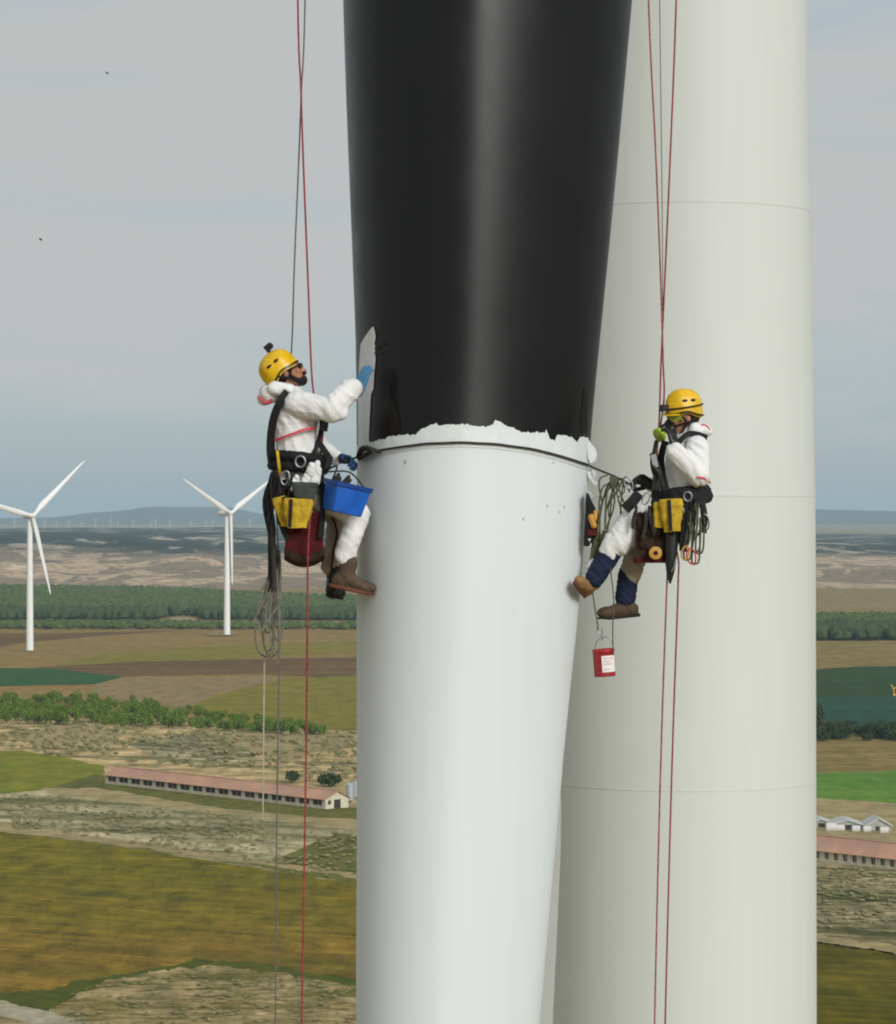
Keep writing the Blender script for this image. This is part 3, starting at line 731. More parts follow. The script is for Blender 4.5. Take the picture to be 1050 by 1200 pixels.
for px, py, s, lb in ((974, 975.5, 1.2, 'biggest pinkish white wrapped bale, leftmost in front of the sheds'), (985, 975, .9, 'white wrapped bale touching the biggest bale on its right'), (1003, 976, .9, 'white wrapped bale alone in front of the low grey shed'), (1016, 976.4, .9, 'white wrapped bale at the left corner of the brightest shed'), (1036, 978, .95, 'white wrapped bale before the door of the brightest shed')):
    q = MB(); p = G(px, py) + Vector((0, 0, s)); q.tube([p + Vector((-s * 1.1, 0, 0)), p + Vector((-s, 0, 0)), p + Vector((s, 0, 0)), p + Vector((s * 1.1, 0, 0))], [s * .8, s, s, s * .8], 14)
    tag(q.build('wrapped_bale', M_wrap, loc=p), lb, 'bale', 'wrapped bales behind the right barn')

# yellow digger, only its arm reaches into the frame
M_dig = mat('digger_yellow', S(206, 166, 40), .5, .4, var=.15, vscale=2)
p = G(1061, 818); t = empty('excavator', p, 'yellow excavator whose arm pokes in at the right picture edge', 'excavator')
q = MB(); q.box(p + Vector((0, 0, 1.9)), (2.8, 2.4, 1.2)); q.build('body', M_dig, t, smooth=False)
q = MB(); q.box(p + Vector((-.5, -.5, 3.0)), (1.3, 1.2, 1.1)); q.build('cab', M_dark, t, smooth=False)
for s in (-1, 1):
    q = MB(); q.box(p + Vector((0, s * 1.0, .55)), (3.2, .5, 1.0)); q.build('track', M_blackp, t, smooth=False)
q = MB(); q.tube([p + Vector((-1.2, 0, 2.4)), p + Vector((-3.4, 0, 4.2)), p + Vector((-5.0, 0, 4.0))], [.4, .38, .3], 6); q.build('boom', M_dig, t)
q = MB(); q.tube([p + Vector((-5.9, 0, 5.5)), p + Vector((-5.0, 0, 4.0)), p + Vector((-4.6, 0, 1.6))], [.25, .34, .25], 6); q.build('arm', M_dig, t)
q = MB(); q.box(p + Vector((-4.5, 0, 1.3)), (1.0, .9, .8)); q.build('bucket', M_dig, t, smooth=False)

# ------------------------------------------------------------------ wind turbines on the plain
def turbine(base, hub_h, Rr, a0, yaw, label, group, small=False):
    t = empty('wind_turbine', base, label, 'wind turbine', group)
    s = Rr / 45.0
    up = Vector((0, 0, 1)); ax = Vector((math.sin(yaw), -math.cos(yaw), 0)); side = Vector((math.cos(yaw), math.sin(yaw), 0))
    nseg = 8 if small else 24
    q = MB(); q.tube([base + up * (hub_h * k) for k in (0, .33, .66, .98)], [2.1 * s, 1.85 * s, 1.65 * s, 1.4 * s], nseg); 
    tw = q.build('tower', M_turb, t)
    top = base + up * hub_h
    M = Matrix((side, ax, up)).transposed()
    q = MB()
    rings = []
    for yy, w, h in ((2.2, 1.1, 1.2), (1.6, 1.5, 1.7), (-5.5, 1.6, 1.8), (-7.5, 1.2, 1.3)):
        rings.append([top + ax * yy * s + side * (math.cos(k * math.pi / 4 + .39) * w * s) + up * (math.sin(k * math.pi / 4 + .39) * h * s + .6 * s) for k in range(8)])
    q.loft(rings); q.build('nacelle', M_turb, t)
    hub = top + ax * 3.6 * s + up * .6 * s
    q = MB(); q.tube([hub - ax * 1.4 * s, hub, hub + ax * 1.0 * s, hub + ax * 1.8 * s], [1.5 * s, 1.6 * s, 1.1 * s, .2 * s], 12); q.build('hub', M_turb, t)
    for k in range(3):
        a = a0 + k * R(120)
        bd = side * math.sin(a) + up * math.cos(a); cd = bd.cross(ax)
        q = MB(); rings = []
        for f, ch, th, tw_ in ((.0, 1.1, 1.1, 0), (.06, 1.05, 1.0, 0), (.18, 1.8, .7, .5), (.4, 1.35, .45, .3), (.7, .9, .28, .15), (.95, .45, .15, .05), (1.0, .15, .06, .05)):
            c1 = cd * math.cos(tw_) + ax * math.sin(tw_); c2 = ax * math.cos(tw_) - cd * math.sin(tw_)
            m_ = 6 if small else 12
            rings.append([hub + bd * (Rr * f + .4 * s) + c1 * (ch * s * math.cos(j * 2 * math.pi / m_) - (0.25 * ch * s if f > .1 else 0)) + c2 * (th * s * math.sin(j * 2 * math.pi / m_)) for j in range(m_)])
        q.loft(rings); q.build('blade', M_turb, t)
    return t
# rotor angles and yaw read off the photograph
turbine(G(35, 762, .6), 73.5, 44.4, math.atan2(52 / .84, 60), R(33), 'white wind turbine nearest the left picture edge', 'wind turbines on the plain')
turbine(G(266, 743.5, .6), 75, 44.4, R(-61.6), R(46), 'white wind turbine beside the left climber, on a pale pad', 'wind turbines on the plain')
field('ground_pad', [(240, 742), (255, 739), (278, 740), (276, 744), (262, 745), (244, 745)], m_fallow, 'pale gravel pad at the second turbine foot', 1)
q = random.Random(11)
ORD = 'first second third fourth fifth sixth seventh eighth ninth tenth eleventh twelfth thirteenth fourteenth fifteenth sixteenth'.split()
for i, px in enumerate((17, 52, 66, 81, 96, 112, 130, 138, 156, 177, 182, 199, 224, 241, 249, 293)):
    Y = q.uniform(14200, 15500); base = Vector(((px - CX) * Y / F, Y, CZ - (621 - 600 + q.uniform(-2, 1.5)) * Y / F))
    turbine(base, 38, 19, q.random() * 2, R(q.uniform(20, 50)), 'tiny far wind turbine on the horizon, ' + ORD[i] + ' counted from the left', 'far wind turbines along the horizon', True)

# ------------------------------------------------------------------ the tower behind the blade
TX, TY = (799 - CX) * 27.0 / F, 27.0
def zt(py): return CZ + (HY - py) * (TY - 1.1) / F
def tr(z):
    if z >= 77: return 1.108 - (z - 77) * .0175
    if z >= 72: return 1.108 + (77 - z) * .002
    return 1.118 + (72 - z) * .012
near = empty('wind_turbine', (TX, TY, 0), 'huge wind turbine in front: pale tower and hanging blade, black above and white below', 'wind turbine')
tower = bpy.data.objects.new('tower', None); C.objects.link(tower); tower.parent = near
seams = [0, 12, 24, 36, 48, 60, 66, zt(925 + 343), zt(927), zt(581), zt(235.5), zt(235.5) + 2.44, zt(235.5) + 4.9, 92]
for a, b_ in zip(seams, seams[1:]):
    q = MB(); N = 96; rings = []
    zs = [a + .003] + [a + (b_ - a) * k / 4 for k in (1, 2, 3)] + [b_ - .003]
    for i, z in enumerate(zs):
        rad = tr(z)
        rings.append([Vector((TX + math.cos(2 * math.pi * k / N) * rad, TY + math.sin(2 * math.pi * k / N) * rad, z)) for k in range(N)])
    q.loft(rings); q.build('tower_section', M_tower, tower)
for z in seams[1:-1]:
    q = MB(); N = 96; rings = []
    for dz, dr in ((-.006, -.006), (-.0055, .0022), (.0055, .0022), (.006, -.006)):
        rings.append([Vector((TX + math.cos(2 * math.pi * k / N) * (tr(z) + dr), TY + math.sin(2 * math.pi * k / N) * (tr(z) + dr), z + dz)) for k in range(N)])
    q.loft(rings, caps=False); q.build('weld_seam', M_weld, tower)

# ------------------------------------------------------------------ the blade
BY = 21.5
LE = [(-1200, 372), (-400, 392), (0, 402), (100, 405), (250, 411), (400, 417), (520, 418), (700, 418), (1000, 418), (1200, 417), (1700, 424), (2600, 452), (3400, 488)]
TE = [(-1200, 745), (-600, 765), (-200, 757), (0, 741), (100, 732), (250, 718), (400, 703), (500, 693), (600, 687), (700, 680), (800, 669), (900, 659), (1000, 650), (1100, 641), (1200, 632), (1700, 596), (2600, 546), (3400, 500)]
def interp(tab, y):
    for a, b_ in zip(tab, tab[1:]):
        if a[0] <= y <= b_[0]: return a[1] + (b_[1] - a[1]) * (y - a[0]) / (b_[0] - a[0])
    return tab[0][1] if y < tab[0][0] else tab[-1][1]
def smi(tab, y): return (interp(tab, y - 40) + interp(tab, y) * 2 + interp(tab, y + 40)) / 4
def thick(u, c):                       # blunt rounded nose on the left, long slope back to the right
    u = max(0., min(1., u))
    if u < .44: return c * .47 * math.sqrt(max(0, 1 - ((.44 - u) / .44) ** 2))
    return c * .47 * max(0, 1 - ((u - .44) / .56) ** 1.55) ** .645
LEAN = .10          # the blade leans away from its tower towards the tip
def by_px(py): return BY / (1 - (HY - py) * LEAN / F)
def section(py, N=44):
    Yp = by_px(py); xl, xr = (smi(LE, py) - CX) * Yp / F, (smi(TE, py) - CX) * Yp / F; c = xr - xl
    z = CZ + (HY - py) * Yp / F; ring = []
    for k in range(N):                     # front, left to right
        u = .5 - .5 * math.cos(math.pi * k / N); ring.append(Vector((xl + u * c, Yp - thick(u, c), z)))
    for k in range(N):                     # back, right to left
        u = .5 + .5 * math.cos(math.pi * k / N); ring.append(Vector((xl + u * c, Yp + thick(u, c) * .65, z)))
    return ring
def on_blade(px, py, off=.004):
    Y = BY - .3
    for _ in range(5):
        z = CZ + (HY - py) * Y / F; Yb = BY + (z - CZ) * LEAN; pyb = HY + (CZ - z) * F / Yb
        xl, xr = (smi(LE, pyb) - CX) * Yb / F, (smi(TE, pyb) - CX) * Yb / F; c = xr - xl
        x = (px - CX) * Y / F; u = (x - xl) / c; Y = Yb - thick(u, c)
    x = (px - CX) * Y / F
    e = .01; du = (thick(u + e, c) - thick(u - e, c)) / (2 * e * c) if 0.02 < u < .98 else (6 if u <= .02 else -6)
    nrm = Vector((-du, -1, 0)).normalized()
    if nrm.x * 1 > 0 and u < .1: nrm = Vector((-nrm.x, nrm.y, 0))
    return Vector((x, Y, CZ + (HY - py) * Y / F)) + nrm * off
blade = bpy.data.objects.new('blade', None); C.objects.link(blade); blade.parent = near; blade.location = Vector((0, BY, CZ - 14)) - near.location
q = MB(); q.loft([section(y) for y in [-1200, -900, -600, -400, -250] + list(range(-120, 521, 40)) + [522]])
q.build('black_section', M_bladeblack, blade)
q = MB(); q.loft([section(y) for y in [522.2] + list(range(540, 1261, 40)) + [1400, 1700, 2100, 2600, 3000, 3400]])
q.build('white_section', M_white, blade)
# trailing-edge flange low on the right, turned off the sun, shade put into its grey
q = MB(); rings = []
for py, w in ((900, -6), (925, -2), (950, 1.2), (1000, 5), (1100, 9.5), (1200, 13.5), (1400, 20), (1700, 24)):
    x0 = smi(TE, py) - 3; x1 = smi(TE, py) + w
    Yp = by_px(py); a = P(x0, py, Yp + .05); b_ = P(x1, py, Yp + 1.0 + w * .012)
    rings.append([a, b_, b_ + Vector((.012, .02, 0)), a + Vector((.02, .03, 0))])
q.loft(rings); q.build('trailing_edge_flange', mat('grey_flange_shade', S(196, 199, 196), .6, .3), blade, smooth=False)
# bare grey strip at the leading edge
rows = [(383, 437, 438.5), (388, 433, 440), (396, 427.5, 441), (402, 424, 439.5), (406, 423, 440.5), (414, 422.5, 440), (420, 422, 441), (430, 421.5, 440), (440, 421, 439),
        (455, 420.5, 438.5), (462, 420.5, 435.5), (480, 420.5, 434.5), (500, 420.5, 433.5), (515, 420.5, 433), (523, 420.5, 434)]
q = MB(); q.loft([[on_blade(a + (c - a) * k / 8, y, .005) for k in range(9)] for y, a, c in rows], closed=False)
q.build('bare_strip', M_bare, blade)
# brown stain and black drips next to the strip
M_stain = mat('rust_stain', S(34, 28, 22), .6, .2, var=.6, vscale=9)
def patch(rows, mt, nm, off=.003):
    q = MB(); q.loft([[on_blade(a + (c - a) * k / 5, y, off) for k in range(6)] for y, a, c in rows], closed=False); q.build(nm, mt, blade)
patch([(450, 456, 457), (462, 455, 459), (474, 457, 463), (486, 460, 467), (498, 458, 470), (510, 455, 469)], M_stain, 'stain')
patch([(452, 684.5, 685), (465, 682.5, 687), (480, 681.5, 688), (495, 680, 688), (508, 681, 687)], M_stain, 'stain')
for yy, x1 in ((403, 453), (408, 446), (414, 450)):
    patch([(yy - 1.6, 440.5, x1 - 2), (yy, 439.5, x1), (yy + 1.6, 441, x1 - 4)], M_bladeblack, 'drip', .007)

M_speck = mat('grime_speck', S(168, 172, 168), .7, .2, var=.3, vscale=30)
for x, y, w, h_ in ((475, 541, 2.2, 3), (613, 608, 1.6, 2.2), (641, 593, 1.4, 2), (661, 594, 1.6, 2), (655, 600, 1.3, 1.6), (648, 542, 1.6, 1.4)):
    patch([(y - h_, x, x + .4), (y, x - w / 2, x + w / 2), (y + h_, x, x + .4)], M_speck, 'speck', .003)

# masking film with a torn upper edge
JAG = [(419.5, 524), (426, 523), (434, 518.7), (448.6, 515), (458, 511.5), (469.6, 509.6), (487, 509.6), (494, 503), (503, 499), (511.7, 495.7), (514, 499), (525, 497), (534, 497.6), (546, 496.7), (553, 499), (562, 499.6),
       (570, 499.8), (576.5, 498), (580, 492), (586, 494.4), (593, 499), (601, 501.5), (610, 506), (620, 507), (630, 506.4), (638, 507.4), (639, 503), (643, 513), (649, 517), (652, 509.6), (660, 510), (669, 512), (675, 517.7), (679, 512), (684, 511.5), (688.5, 514)]
ROPEY = [(419, 537), (440, 529), (470, 524), (500, 520), (540, 518.5), (580, 520.5), (620, 526), (650, 533), (690, 546), (705, 552), (724, 560)]
def tab(t_, x):
    for a, b_ in zip(t_, t_[1:]):
        if a[0] <= x <= b_[0]: return a[1] + (b_[1] - a[1]) * (x - a[0]) / (b_[0] - a[0])
    return t_[0][1] if x < t_[0][0] else t_[-1][1]
fx = sorted(set([a for a, _ in JAG] + [421 + 1.6 * k for k in range(167)]))
film = empty('masking_film', on_blade(540, 520), 'torn white masking film wrapped round the blade below the black paint', 'masking film')
cols = []
for x in fx:
    t_ = tab(JAG, x) + mnoise.noise(Vector((x * .3, 2, 0))) * 1.6 + mnoise.noise(Vector((x * 1.1, 5, 0))) * 1.5; bt = tab(ROPEY, x) + 5
    cols.append([on_blade(x, t_ + (bt - t_) * k / 4,   .005 + .002 * mnoise.noise(Vector((x * .1, k, 0))) + (.002 if k == 0 else 0)) for k in range(5)])
q = MB(); q.loft(cols, closed=False); q.build('sheet', M_film, film)
# torn flaps that stand off the right edge
def flap(pts, nm='flap'):
    q = MB(); c = [P(x, y, BY - .05 + dy) for x, y, dy in pts]
    vs = c + [v + Vector((.006, .012, 0)) for v in c]; k = len(c)
    q.add(vs, [tuple(range(k)), tuple(range(2 * k - 1, k - 1, -1))] + [(i, (i + 1) % k, k + (i + 1) % k, k + i) for i in range(k)])
    q.build(nm, M_film, film, smooth=False)
flap([(687, 512, 0), (692, 520, .02), (697, 526, .04), (699, 533, .05), (697, 541, .04), (692, 543, .0), (689, 537, -.02), (688, 524, -.02)])
flap([(689, 553, 0), (695, 551, .03), (698, 556, .04), (697, 563, .05), (700, 567, .06), (697, 569, .03), (692, 562, .0), (689, 558, -.01)])
flap([(688, 575, 0), (692, 577, .02), (695, 582, .04), (699, 583, .05), (694, 586, .02), (689, 580, .0)])

# ------------------------------------------------------------------ ropes
def rope(pts, r_, m, label, Y=21.12, sm=6, cat='rope', name='rope'):
    pp = [P(p[0], p[1], Y + (p[2] if len(p) > 2 else 0)) for p in pts]
    q = MB(); q.tube(pp, r_, 8, smooth=sm)
    return tag(q.build(name, m, loc=pp[0]), label, cat, 'climbing ropes')
rope([(345, -420), (349, 0), (352.5, 100), (354, 150), (357, 230), (361, 330), (366, 448), (374, 482, -.06), (378.5, 500, -.06), (376, 530, -.08), (371, 570, -.14), (364, 602, -.23), (361.5, 635, -.31), (360.5, 670, -.28), (360, 760, -.2), (358.5, 900), (355, 1100), (352, 1300)],
     .0062, M_redrope, 'red rope the left climber hangs on, running past his face')
rope([(364, -420, .06), (357.5, 0, .06), (353, 110, .05), (350, 190, .04), (345, 310, .06), (341.5, 412, .2), (334, 470, .34), (324, 560, .34), (327, 680, .2), (327, 780, .05), (324.5, 960, 0), (322, 1300, 0)],
     .0050, M_greyrope, 'thin grey rope passing behind the left climber')
rope([(313, 690, .05), (310, 770, .04), (309, 850, .04), (308, 960, .04)], .005, M_paleropе, 'short pale rope end hanging under the left rope coil')
rope([(748, -420), (760, 0), (768, 170), (774, 320), (777, 420), (778, 470, .1), (770, 530, .05), (775, 590, -.1), (783, 640, -.22), (781.5, 685, -.2), (776, 840), (771, 1020), (765, 1300)],
     .0058, M_pinkrope, 'faded red rope of the right climber, left one at the top', 21.32)
rope([(806, -420, .04), (792.5, 0, .04), (786, 170, .04), (779, 330, .04), (774.5, 430, .06), (772, 500, .0), (766, 545, -.05), (780, 600, -.1), (794, 650, -.18), (794.5, 690, -.15), (789, 850), (784, 1020), (777, 1300)],
     .0058, M_redrope, 'dark red rope of the right climber, right one at the top', 21.32)
rope([(768, -420, .1), (773, 0, .1), (776, 250, .1), (777, 440, .12)], .003, M_greyrope, 'hair thin grey cord between the right climber ropes', 21.4)

# lanyard round the blade
pp = [P(404, 540, 21.15)] + [on_blade(x, tab(ROPEY, x), .02) for x in (421, 426, 432, 440, 455, 470, 485, 500, 520, 540, 560, 580, 600, 620, 640, 660, 675, 684)] + [P(692, 546.5, BY - .06), P(705, 552, BY - .1), P(724, 560, BY - .12), P(748, 573, BY - .16)]
q = MB(); q.tube(pp, .0075, 8, smooth=3); tag(q.build('lanyard', M_darkrope, loc=pp[0]), 'dark lanyard stretched round the blade between both climbers', 'rope', 'climbing ropes')
q = MB()
q.tube([on_blade(424, 536, .03), on_blade(432, 527, .05), on_blade(440, 525.5, .06), on_blade(450, 530, .03)], [.012, .02, .018, .01], 8, smooth=4)
q.tube([on_blade(426, 538, .03), on_blade(436, 533, .05), on_blade(446, 529, .06)], [.012, .018, .012], 8, smooth=4)
tag(q.build('sling_knot', M_darkrope, loc=on_blade(432, 530)), 'knotted brown sling on the lanyard at the blade edge', 'sling')

# ------------------------------------------------------------------ body building blocks
def frame(f, u):
    f = Vector(f).normalized(); u = Vector(u); s = f.cross(u).normalized(); u = s.cross(f).normalized()
    return Matrix((f, s, u)).transposed()          # columns: forward, right side, up

def hand_shapes(mb, wrist, d, pn, thumb_side, curl=.7, sc=1.0):
    """palm, four unequal bent fingers and a thumb; d = pointing direction, pn = palm normal (towards what is held)"""
    d = Vector(d).normalized(); pn = Vector(pn); pn = (pn - d * pn.dot(d)).normalized(); s = d.cross(pn).normalized() * thumb_side
    w = Vector(wrist)
    mb.cap(w - d * .02, w + d * .03, .029 * sc, .032 * sc)
    for k in (-1, -.33, .33, 1):
        mb.cap(w + d * .02 * sc + s * k * .020 * sc, w + d * .085 * sc + s * k * .030 * sc, .019 * sc, .0145 * sc)
    for i, (k, ln) in enumerate(((1, .074), (.33, .083), (-.33, .077), (-1, .060))):
        p = w + d * .088 * sc + s * k * .031 * sc; a = curl * .35; seg = ln * sc / 3 * 1.1
        rad = .0108 * sc
        for j in range(3):
            dd = d * math.cos(a) + pn * math.sin(a) + s * k * .06
            p2 = p + dd * seg; mb.cap(p, p2, rad, rad * .9); p = p2; a += curl * .55; rad *= .93
    tp = w + d * .02 * sc + s * .032 * sc
    td = (s * .75 + d * .6 + pn * .35).normalized(); t1 = tp + td * .045 * sc
    mb.cap(tp, t1, .017 * sc, .0135 * sc)
    t2 = t1 + (d * .75 + pn * .6 + s * .1).normalized() * .036 * sc
    mb.cap(t1, t2, .0135 * sc, .011 * sc)

def boot_parts(ankle, toe, up, leather, solem, parent, sc=1.0, shaft=.09):
    ankle = Vector(ankle); f = Vector(toe).normalized(); M = frame(f, up); s, u = M.col[1], M.col[2]
    mb = MB()
    mb.cap(ankle + u * shaft, ankle - u * .01, .056 * sc, .053 * sc)
    mb.ell(ankle - u * .05 * sc - f * .028 * sc, (.055 * sc, .042 * sc, .045 * sc), M)
    mb.cap(ankle - u * .035 * sc + f * .02 * sc, ankle - u * .06 * sc + f * .12 * sc, .048 * sc, .036 * sc)
    mb.ell(ankle - u * .058 * sc + f * .135 * sc, (.066 * sc, .049 * sc, .040 * sc), M); mb.cap(ankle - u * .07 * sc - f * .05 * sc, ankle - u * .072 * sc + f * .14 * sc, .03 * sc, .03 * sc)
    bt = organic(mb, 'boot', leather, parent, .008, 4, .004, 22)
    q = MB(); out = []
    for k in range(24):
        a = 2 * math.pi * k / 24; x = math.cos(a); y = math.sin(a)
        out.append((.055 + .148 * x, .046 * y * (.80 + .22 * smooth(-.6, .7, x))))
    rings = []
    for dz, g in ((-.108, .93), (-.103, .98), (-.092, .99), (-.084, .93)):
        rings.append([ankle + f * (.055 + (x - .055) * g) * sc + s * y * g * sc + u * (dz + (.010 if x > .15 and dz < -.1 else 0) + (.004 if -.02 < x < .05 and dz < -.1 else 0)) * sc for x, y in out])
    q.loft(rings); q.build('sole', solem, bt)
    return bt

def head_shapes(mb, c, M):
    f, s, u = M.col[0], M.col[1], M.col[2]
    mb.ell(c + u * .025 - f * .012, (.098, .077, .098), M)
    mb.ell(c - u * .035 + f * .03, (.064, .060, .078), M)
    mb.ell(c - u * .085 + f * .055, (.034, .038, .030), M)             # chin
    mb.ell(c + u * .012 + f * .082, (.014, .055, .012), M)             # brow
    mb.cap(c + u * .0 + f * .090, c - u * .036 + f * .108, .009, .014)    # nose
    for q_ in (-1, 1):
        mb.ell(c - u * .022 + f * .070 + s * q_ * .036, (.022, .022, .02), M)   # cheek
        mb.ell(c - u * .015 - f * .005 + s * q_ * .079, (.018, .008, .030), M)  # ear
    mb.cap(c - u * .06 + f * .093, c - u * .062 + f * .093, .013, .013)

def helmet_build(parent, c, M, cut=.0, brim=True):
    f, s, u = M.col[0], M.col[1], M.col[2]
    q = MB(); rings = []
    prof = [(1.0, -.030), (1.0, 0.0), (.985, .03), (.93, .065), (.80, .098), (.58, .123), (.30, .136), (.04, .140)]
    N = 36
    def ring(k_, z, g=0):
        out = []
        for j in range(N):
            a = 2 * math.pi * j / N
            rf = .124 if math.cos(a) > 0 else .130
            dip = (-.02 * (1 - math.cos(a)) / 2 + .022 * math.exp(-((math.cos(a) - .15) / .45) ** 2)) if z < .01 else 0
            rib = .004 * math.cos(a * 6) * (1 if .02 < z < .12 else 0)
            out.append(c + f * math.cos(a) * (rf * k_ + g + rib) + s * math.sin(a) * (.107 * k_ + g + rib) + u * (z + dip))
        return out
    for k_, z in prof: rings.append(ring(k_, z))
    inner = [ring(k_ * .93, z - .008) for k_, z in prof]
    q.loft(rings + inner[::-1], caps=False); 
    q.add(rings[-1], [tuple(range(N))]); q.add(inner[-1], [tuple(range(N))])
    h = q.build('helmet', M_helm, parent)
    q = MB(); q.loft([ring(1.0, -.030, .003), ring(1.0, -.030, .007), ring(1.0, -.018, .007), ring(1.0, -.018, .003)], caps=False); q.build('rim_band', M_blackp, h)
    if brim:
        q = MB(); rings2 = []
        for g, dz in ((0, 0), (.03, -.008), (.034, -.012), (.0, -.008)):
            rings2.append([c + f * math.cos(a) * (.126 + g) + s * math.sin(a) * (.109 + g * .6) + u * (-.02 + dz) for a in [(-60 + 120 * k / 16) * math.pi / 180 for k in range(17)]])
        q.loft(rings2, closed=False); q.build('brim', M_helm, h)
    for a in (75, 105, -75, -105):
        aa = R(a); q = MB(); p = c + f * math.cos(aa) * .113 + s * math.sin(aa) * .099 + u * .062
        q.ell(p, (.020, .012, .010), M, 10, 6); q.build('vent', M_blackp, h)
    return h
def straps_head(c, M, parent):
    f, s, u = M.col[0], M.col[1], M.col[2]
    for sg in (-1, 1):
        q = MB()
        q.tube([c + s * sg * .105 + f * .05 + u * .0, c + s * sg * .094 + f * .02 - u * .05, c + s * sg * .06 + f * .045 - u * .105, c + f * .06 - u * .12], .008, 6, smooth=4, flat=.5)
        q.tube([c + s * sg * .105 - f * .05 - u * .02, c + s * sg * .094 + f * .01 - u * .055], .008, 6, flat=.5)
        q.build('chin_strap', M_black, parent)
def strip(parent, pts, w, m, name, th=.004):
    """webbing: a flat band along world points, width w, facing the camera side"""
    q = MB(); pts, _ = catmull([Vector(p) for p in pts], [1] * len(pts), 5)
    rings = []
    for i, p in enumerate(pts):
        t_ = (pts[min(i + 1, len(pts) - 1)] - pts[max(i - 1, 0)]).normalized(); sd = t_.cross(Vector((0, 1, 0)))
        sd = sd.normalized() if sd.length > .2 else Vector((1, 0, 0)); nn = sd.cross(t_).normalized()
        rings.append([p + sd * w / 2 + nn * th, p + sd * w / 2 - nn * th, p - sd * w / 2 - nn * th, p - sd * w / 2 + nn * th])
    q.loft(rings); return q.build(name, m, parent)
def carabiner(c, ang, m, label, size=.05, top=True):
    q = MB(); pts = []
    for k in range(17):
        a = 2 * math.pi * k / 16; x = math.cos(a) * size * .55; z = math.sin(a) * size * (1.0 + .1 * math.cos(a))
        pts.append(Vector(c) + Vector((x * math.cos(ang) - z * math.sin(ang), 0, x * math.sin(ang) + z * math.cos(ang))))
    q.tube(pts, .006, 6, caps=False)
    return tag(q.build('carabiner', m, loc=c), label, 'carabiner', 'carabiners')
def pouch(parent_loc, px, py, Y, w, h, d, mt, name, label, straps=(), tilt=0, taper=.85, group=None):
    c = P(px, py, Y); t_ = empty(name, c, label, 'tool pouch', group)
    M = Matrix.Rotation(tilt, 3, 'Y'); rings = []
    for z, g in ((-.5, .72), (-.47, taper * .95), (-.3, taper), (0, .97), (.3, 1.0), (.46, .98), (.5, .8)):
        ring = []
        for k in range(24):
            a = 2 * math.pi * k / 24; ca, sa = math.cos(a), math.sin(a)
            e = .5
            x = math.copysign(abs(ca) ** e, ca) * w / 2 * g; y = math.copysign(abs(sa) ** e, sa) * d / 2 * g
            wob = 1 + .05 * mnoise.noise(Vector((x * 30, y * 30, z * 5 + px)))
            ring.append(c + M @ Vector((x * wob, y * wob, z * h + .012 * mnoise.noise(Vector((x * 12, z * 6, px))))))
        rings.append(ring)
    q = MB(); q.loft(rings); bd = q.build('pouch_body', mt, t_)
    q = MB(); 
    rr_ = []
    for z, g in ((.28, 1.04), (.34, 1.06), (.50, 1.03), (.53, .85)):
        rr_.append([c + M @ Vector((math.copysign(abs(math.cos(a)) ** .5, math.cos(a)) * w / 2 * g, math.copysign(abs(math.sin(a)) ** .5, math.sin(a)) * d / 2 * g, z * h)) for a in [2 * math.pi * k / 24 for k in range(24)]])
    q.loft(rr_); q.build('flap', mt, t_)
    for sx in straps:
        q = MB(); q.box(c + M @ Vector((sx * w, -d / 2 - .008, 0)), (.022, .012, h * .98), M); q.build('strap', M_black, t_, smooth=False)
    return t_

# ------------------------------------------------------------------ left climber
Y0 = 21.12
def A(px, py, dy=0.0): return P(px, py, Y0 + dy)
man = empty('person', A(405, 697), 'climber in white hooded coveralls left of the blade, head tilted back, arm raised to it', 'person')
hc = A(337, 436); Mh = frame((math.cos(R(24)), -.10, math.sin(R(24))), (-math.sin(R(24)), 0, math.cos(R(24))))
mb = MB(); head_shapes(mb, hc, Mh)
mb.cap(A(336, 446), A(338, 470), .055, .062)
mb.cap(A(343, 490), A(347, 545), .125, .11); mb.ell(A(344, 485), (.11, .17, .13))
for sg, sh, el, wr_ in ((-1, (350, 472, -.17), (388, 474, -.25), (418, 457, -.18)), (1, (352, 476, .17), (374, 522, .24), (398, 537, .14))):
    mb.cap(A(*sh), A(*el), .05, .04); mb.cap(A(*el), A(*wr_), .04, .028)
for kn, an in (((421, 603, -.10), (404, 660, -.12)), ((398, 606, .12), (388, 672, .10))):
    mb.cap(A(358, 570, -.09 if an[2] < 0 else .09), A(*kn), .078, .055); mb.cap(A(*kn), A(*an), .052, .038)
organic(mb, 'body', M_skin, man, .009, 3)
# coverall
mb = MB()
mb.ell(A(347, 490), (.150, .205, .16)); mb.cap(A(346, 492, -.06), A(348, 540, -.05), .138, .128); mb.cap(A(346, 492, .06), A(348, 540, .05), .138, .128)
mb.ell(A(351, 566), (.155, .19, .13)); mb.ell(A(331, 575, -.04), (.075, .13, .11))
mb.cap(A(338, 466), A(342, 474), .10, .13)
mb.cap(A(349, 474, -.17), A(389, 480, -.25), .088, .082); mb.cap(A(389, 480, -.25), A(412, 455, -.20), .086, .072)
mb.ell(A(396, 480, -.24), (.075, .07, .075))
mb.cap(A(352, 478, .17), A(374, 524, .24), .082, .07); mb.cap(A(374, 524, .24), A(393, 536, .16), .066, .05)
for kn, an in (((420, 602, -.10), (405, 650, -.12)),):
    mb.cap(A(358, 572, -.09), A(*kn), .105, .082); mb.cap(A(*kn), A(*an), .080, .072)
organic(mb, 'coverall', M_suit, man, .0085, 2, .010, 9, 1)
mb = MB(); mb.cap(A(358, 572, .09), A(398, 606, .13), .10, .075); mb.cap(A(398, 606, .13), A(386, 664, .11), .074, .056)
tag(organic(mb, 'trouser_leg', M_suit_shade, man, .010, 3, .008, 14, 2), 'far trouser leg with its shade put into a beige colour')
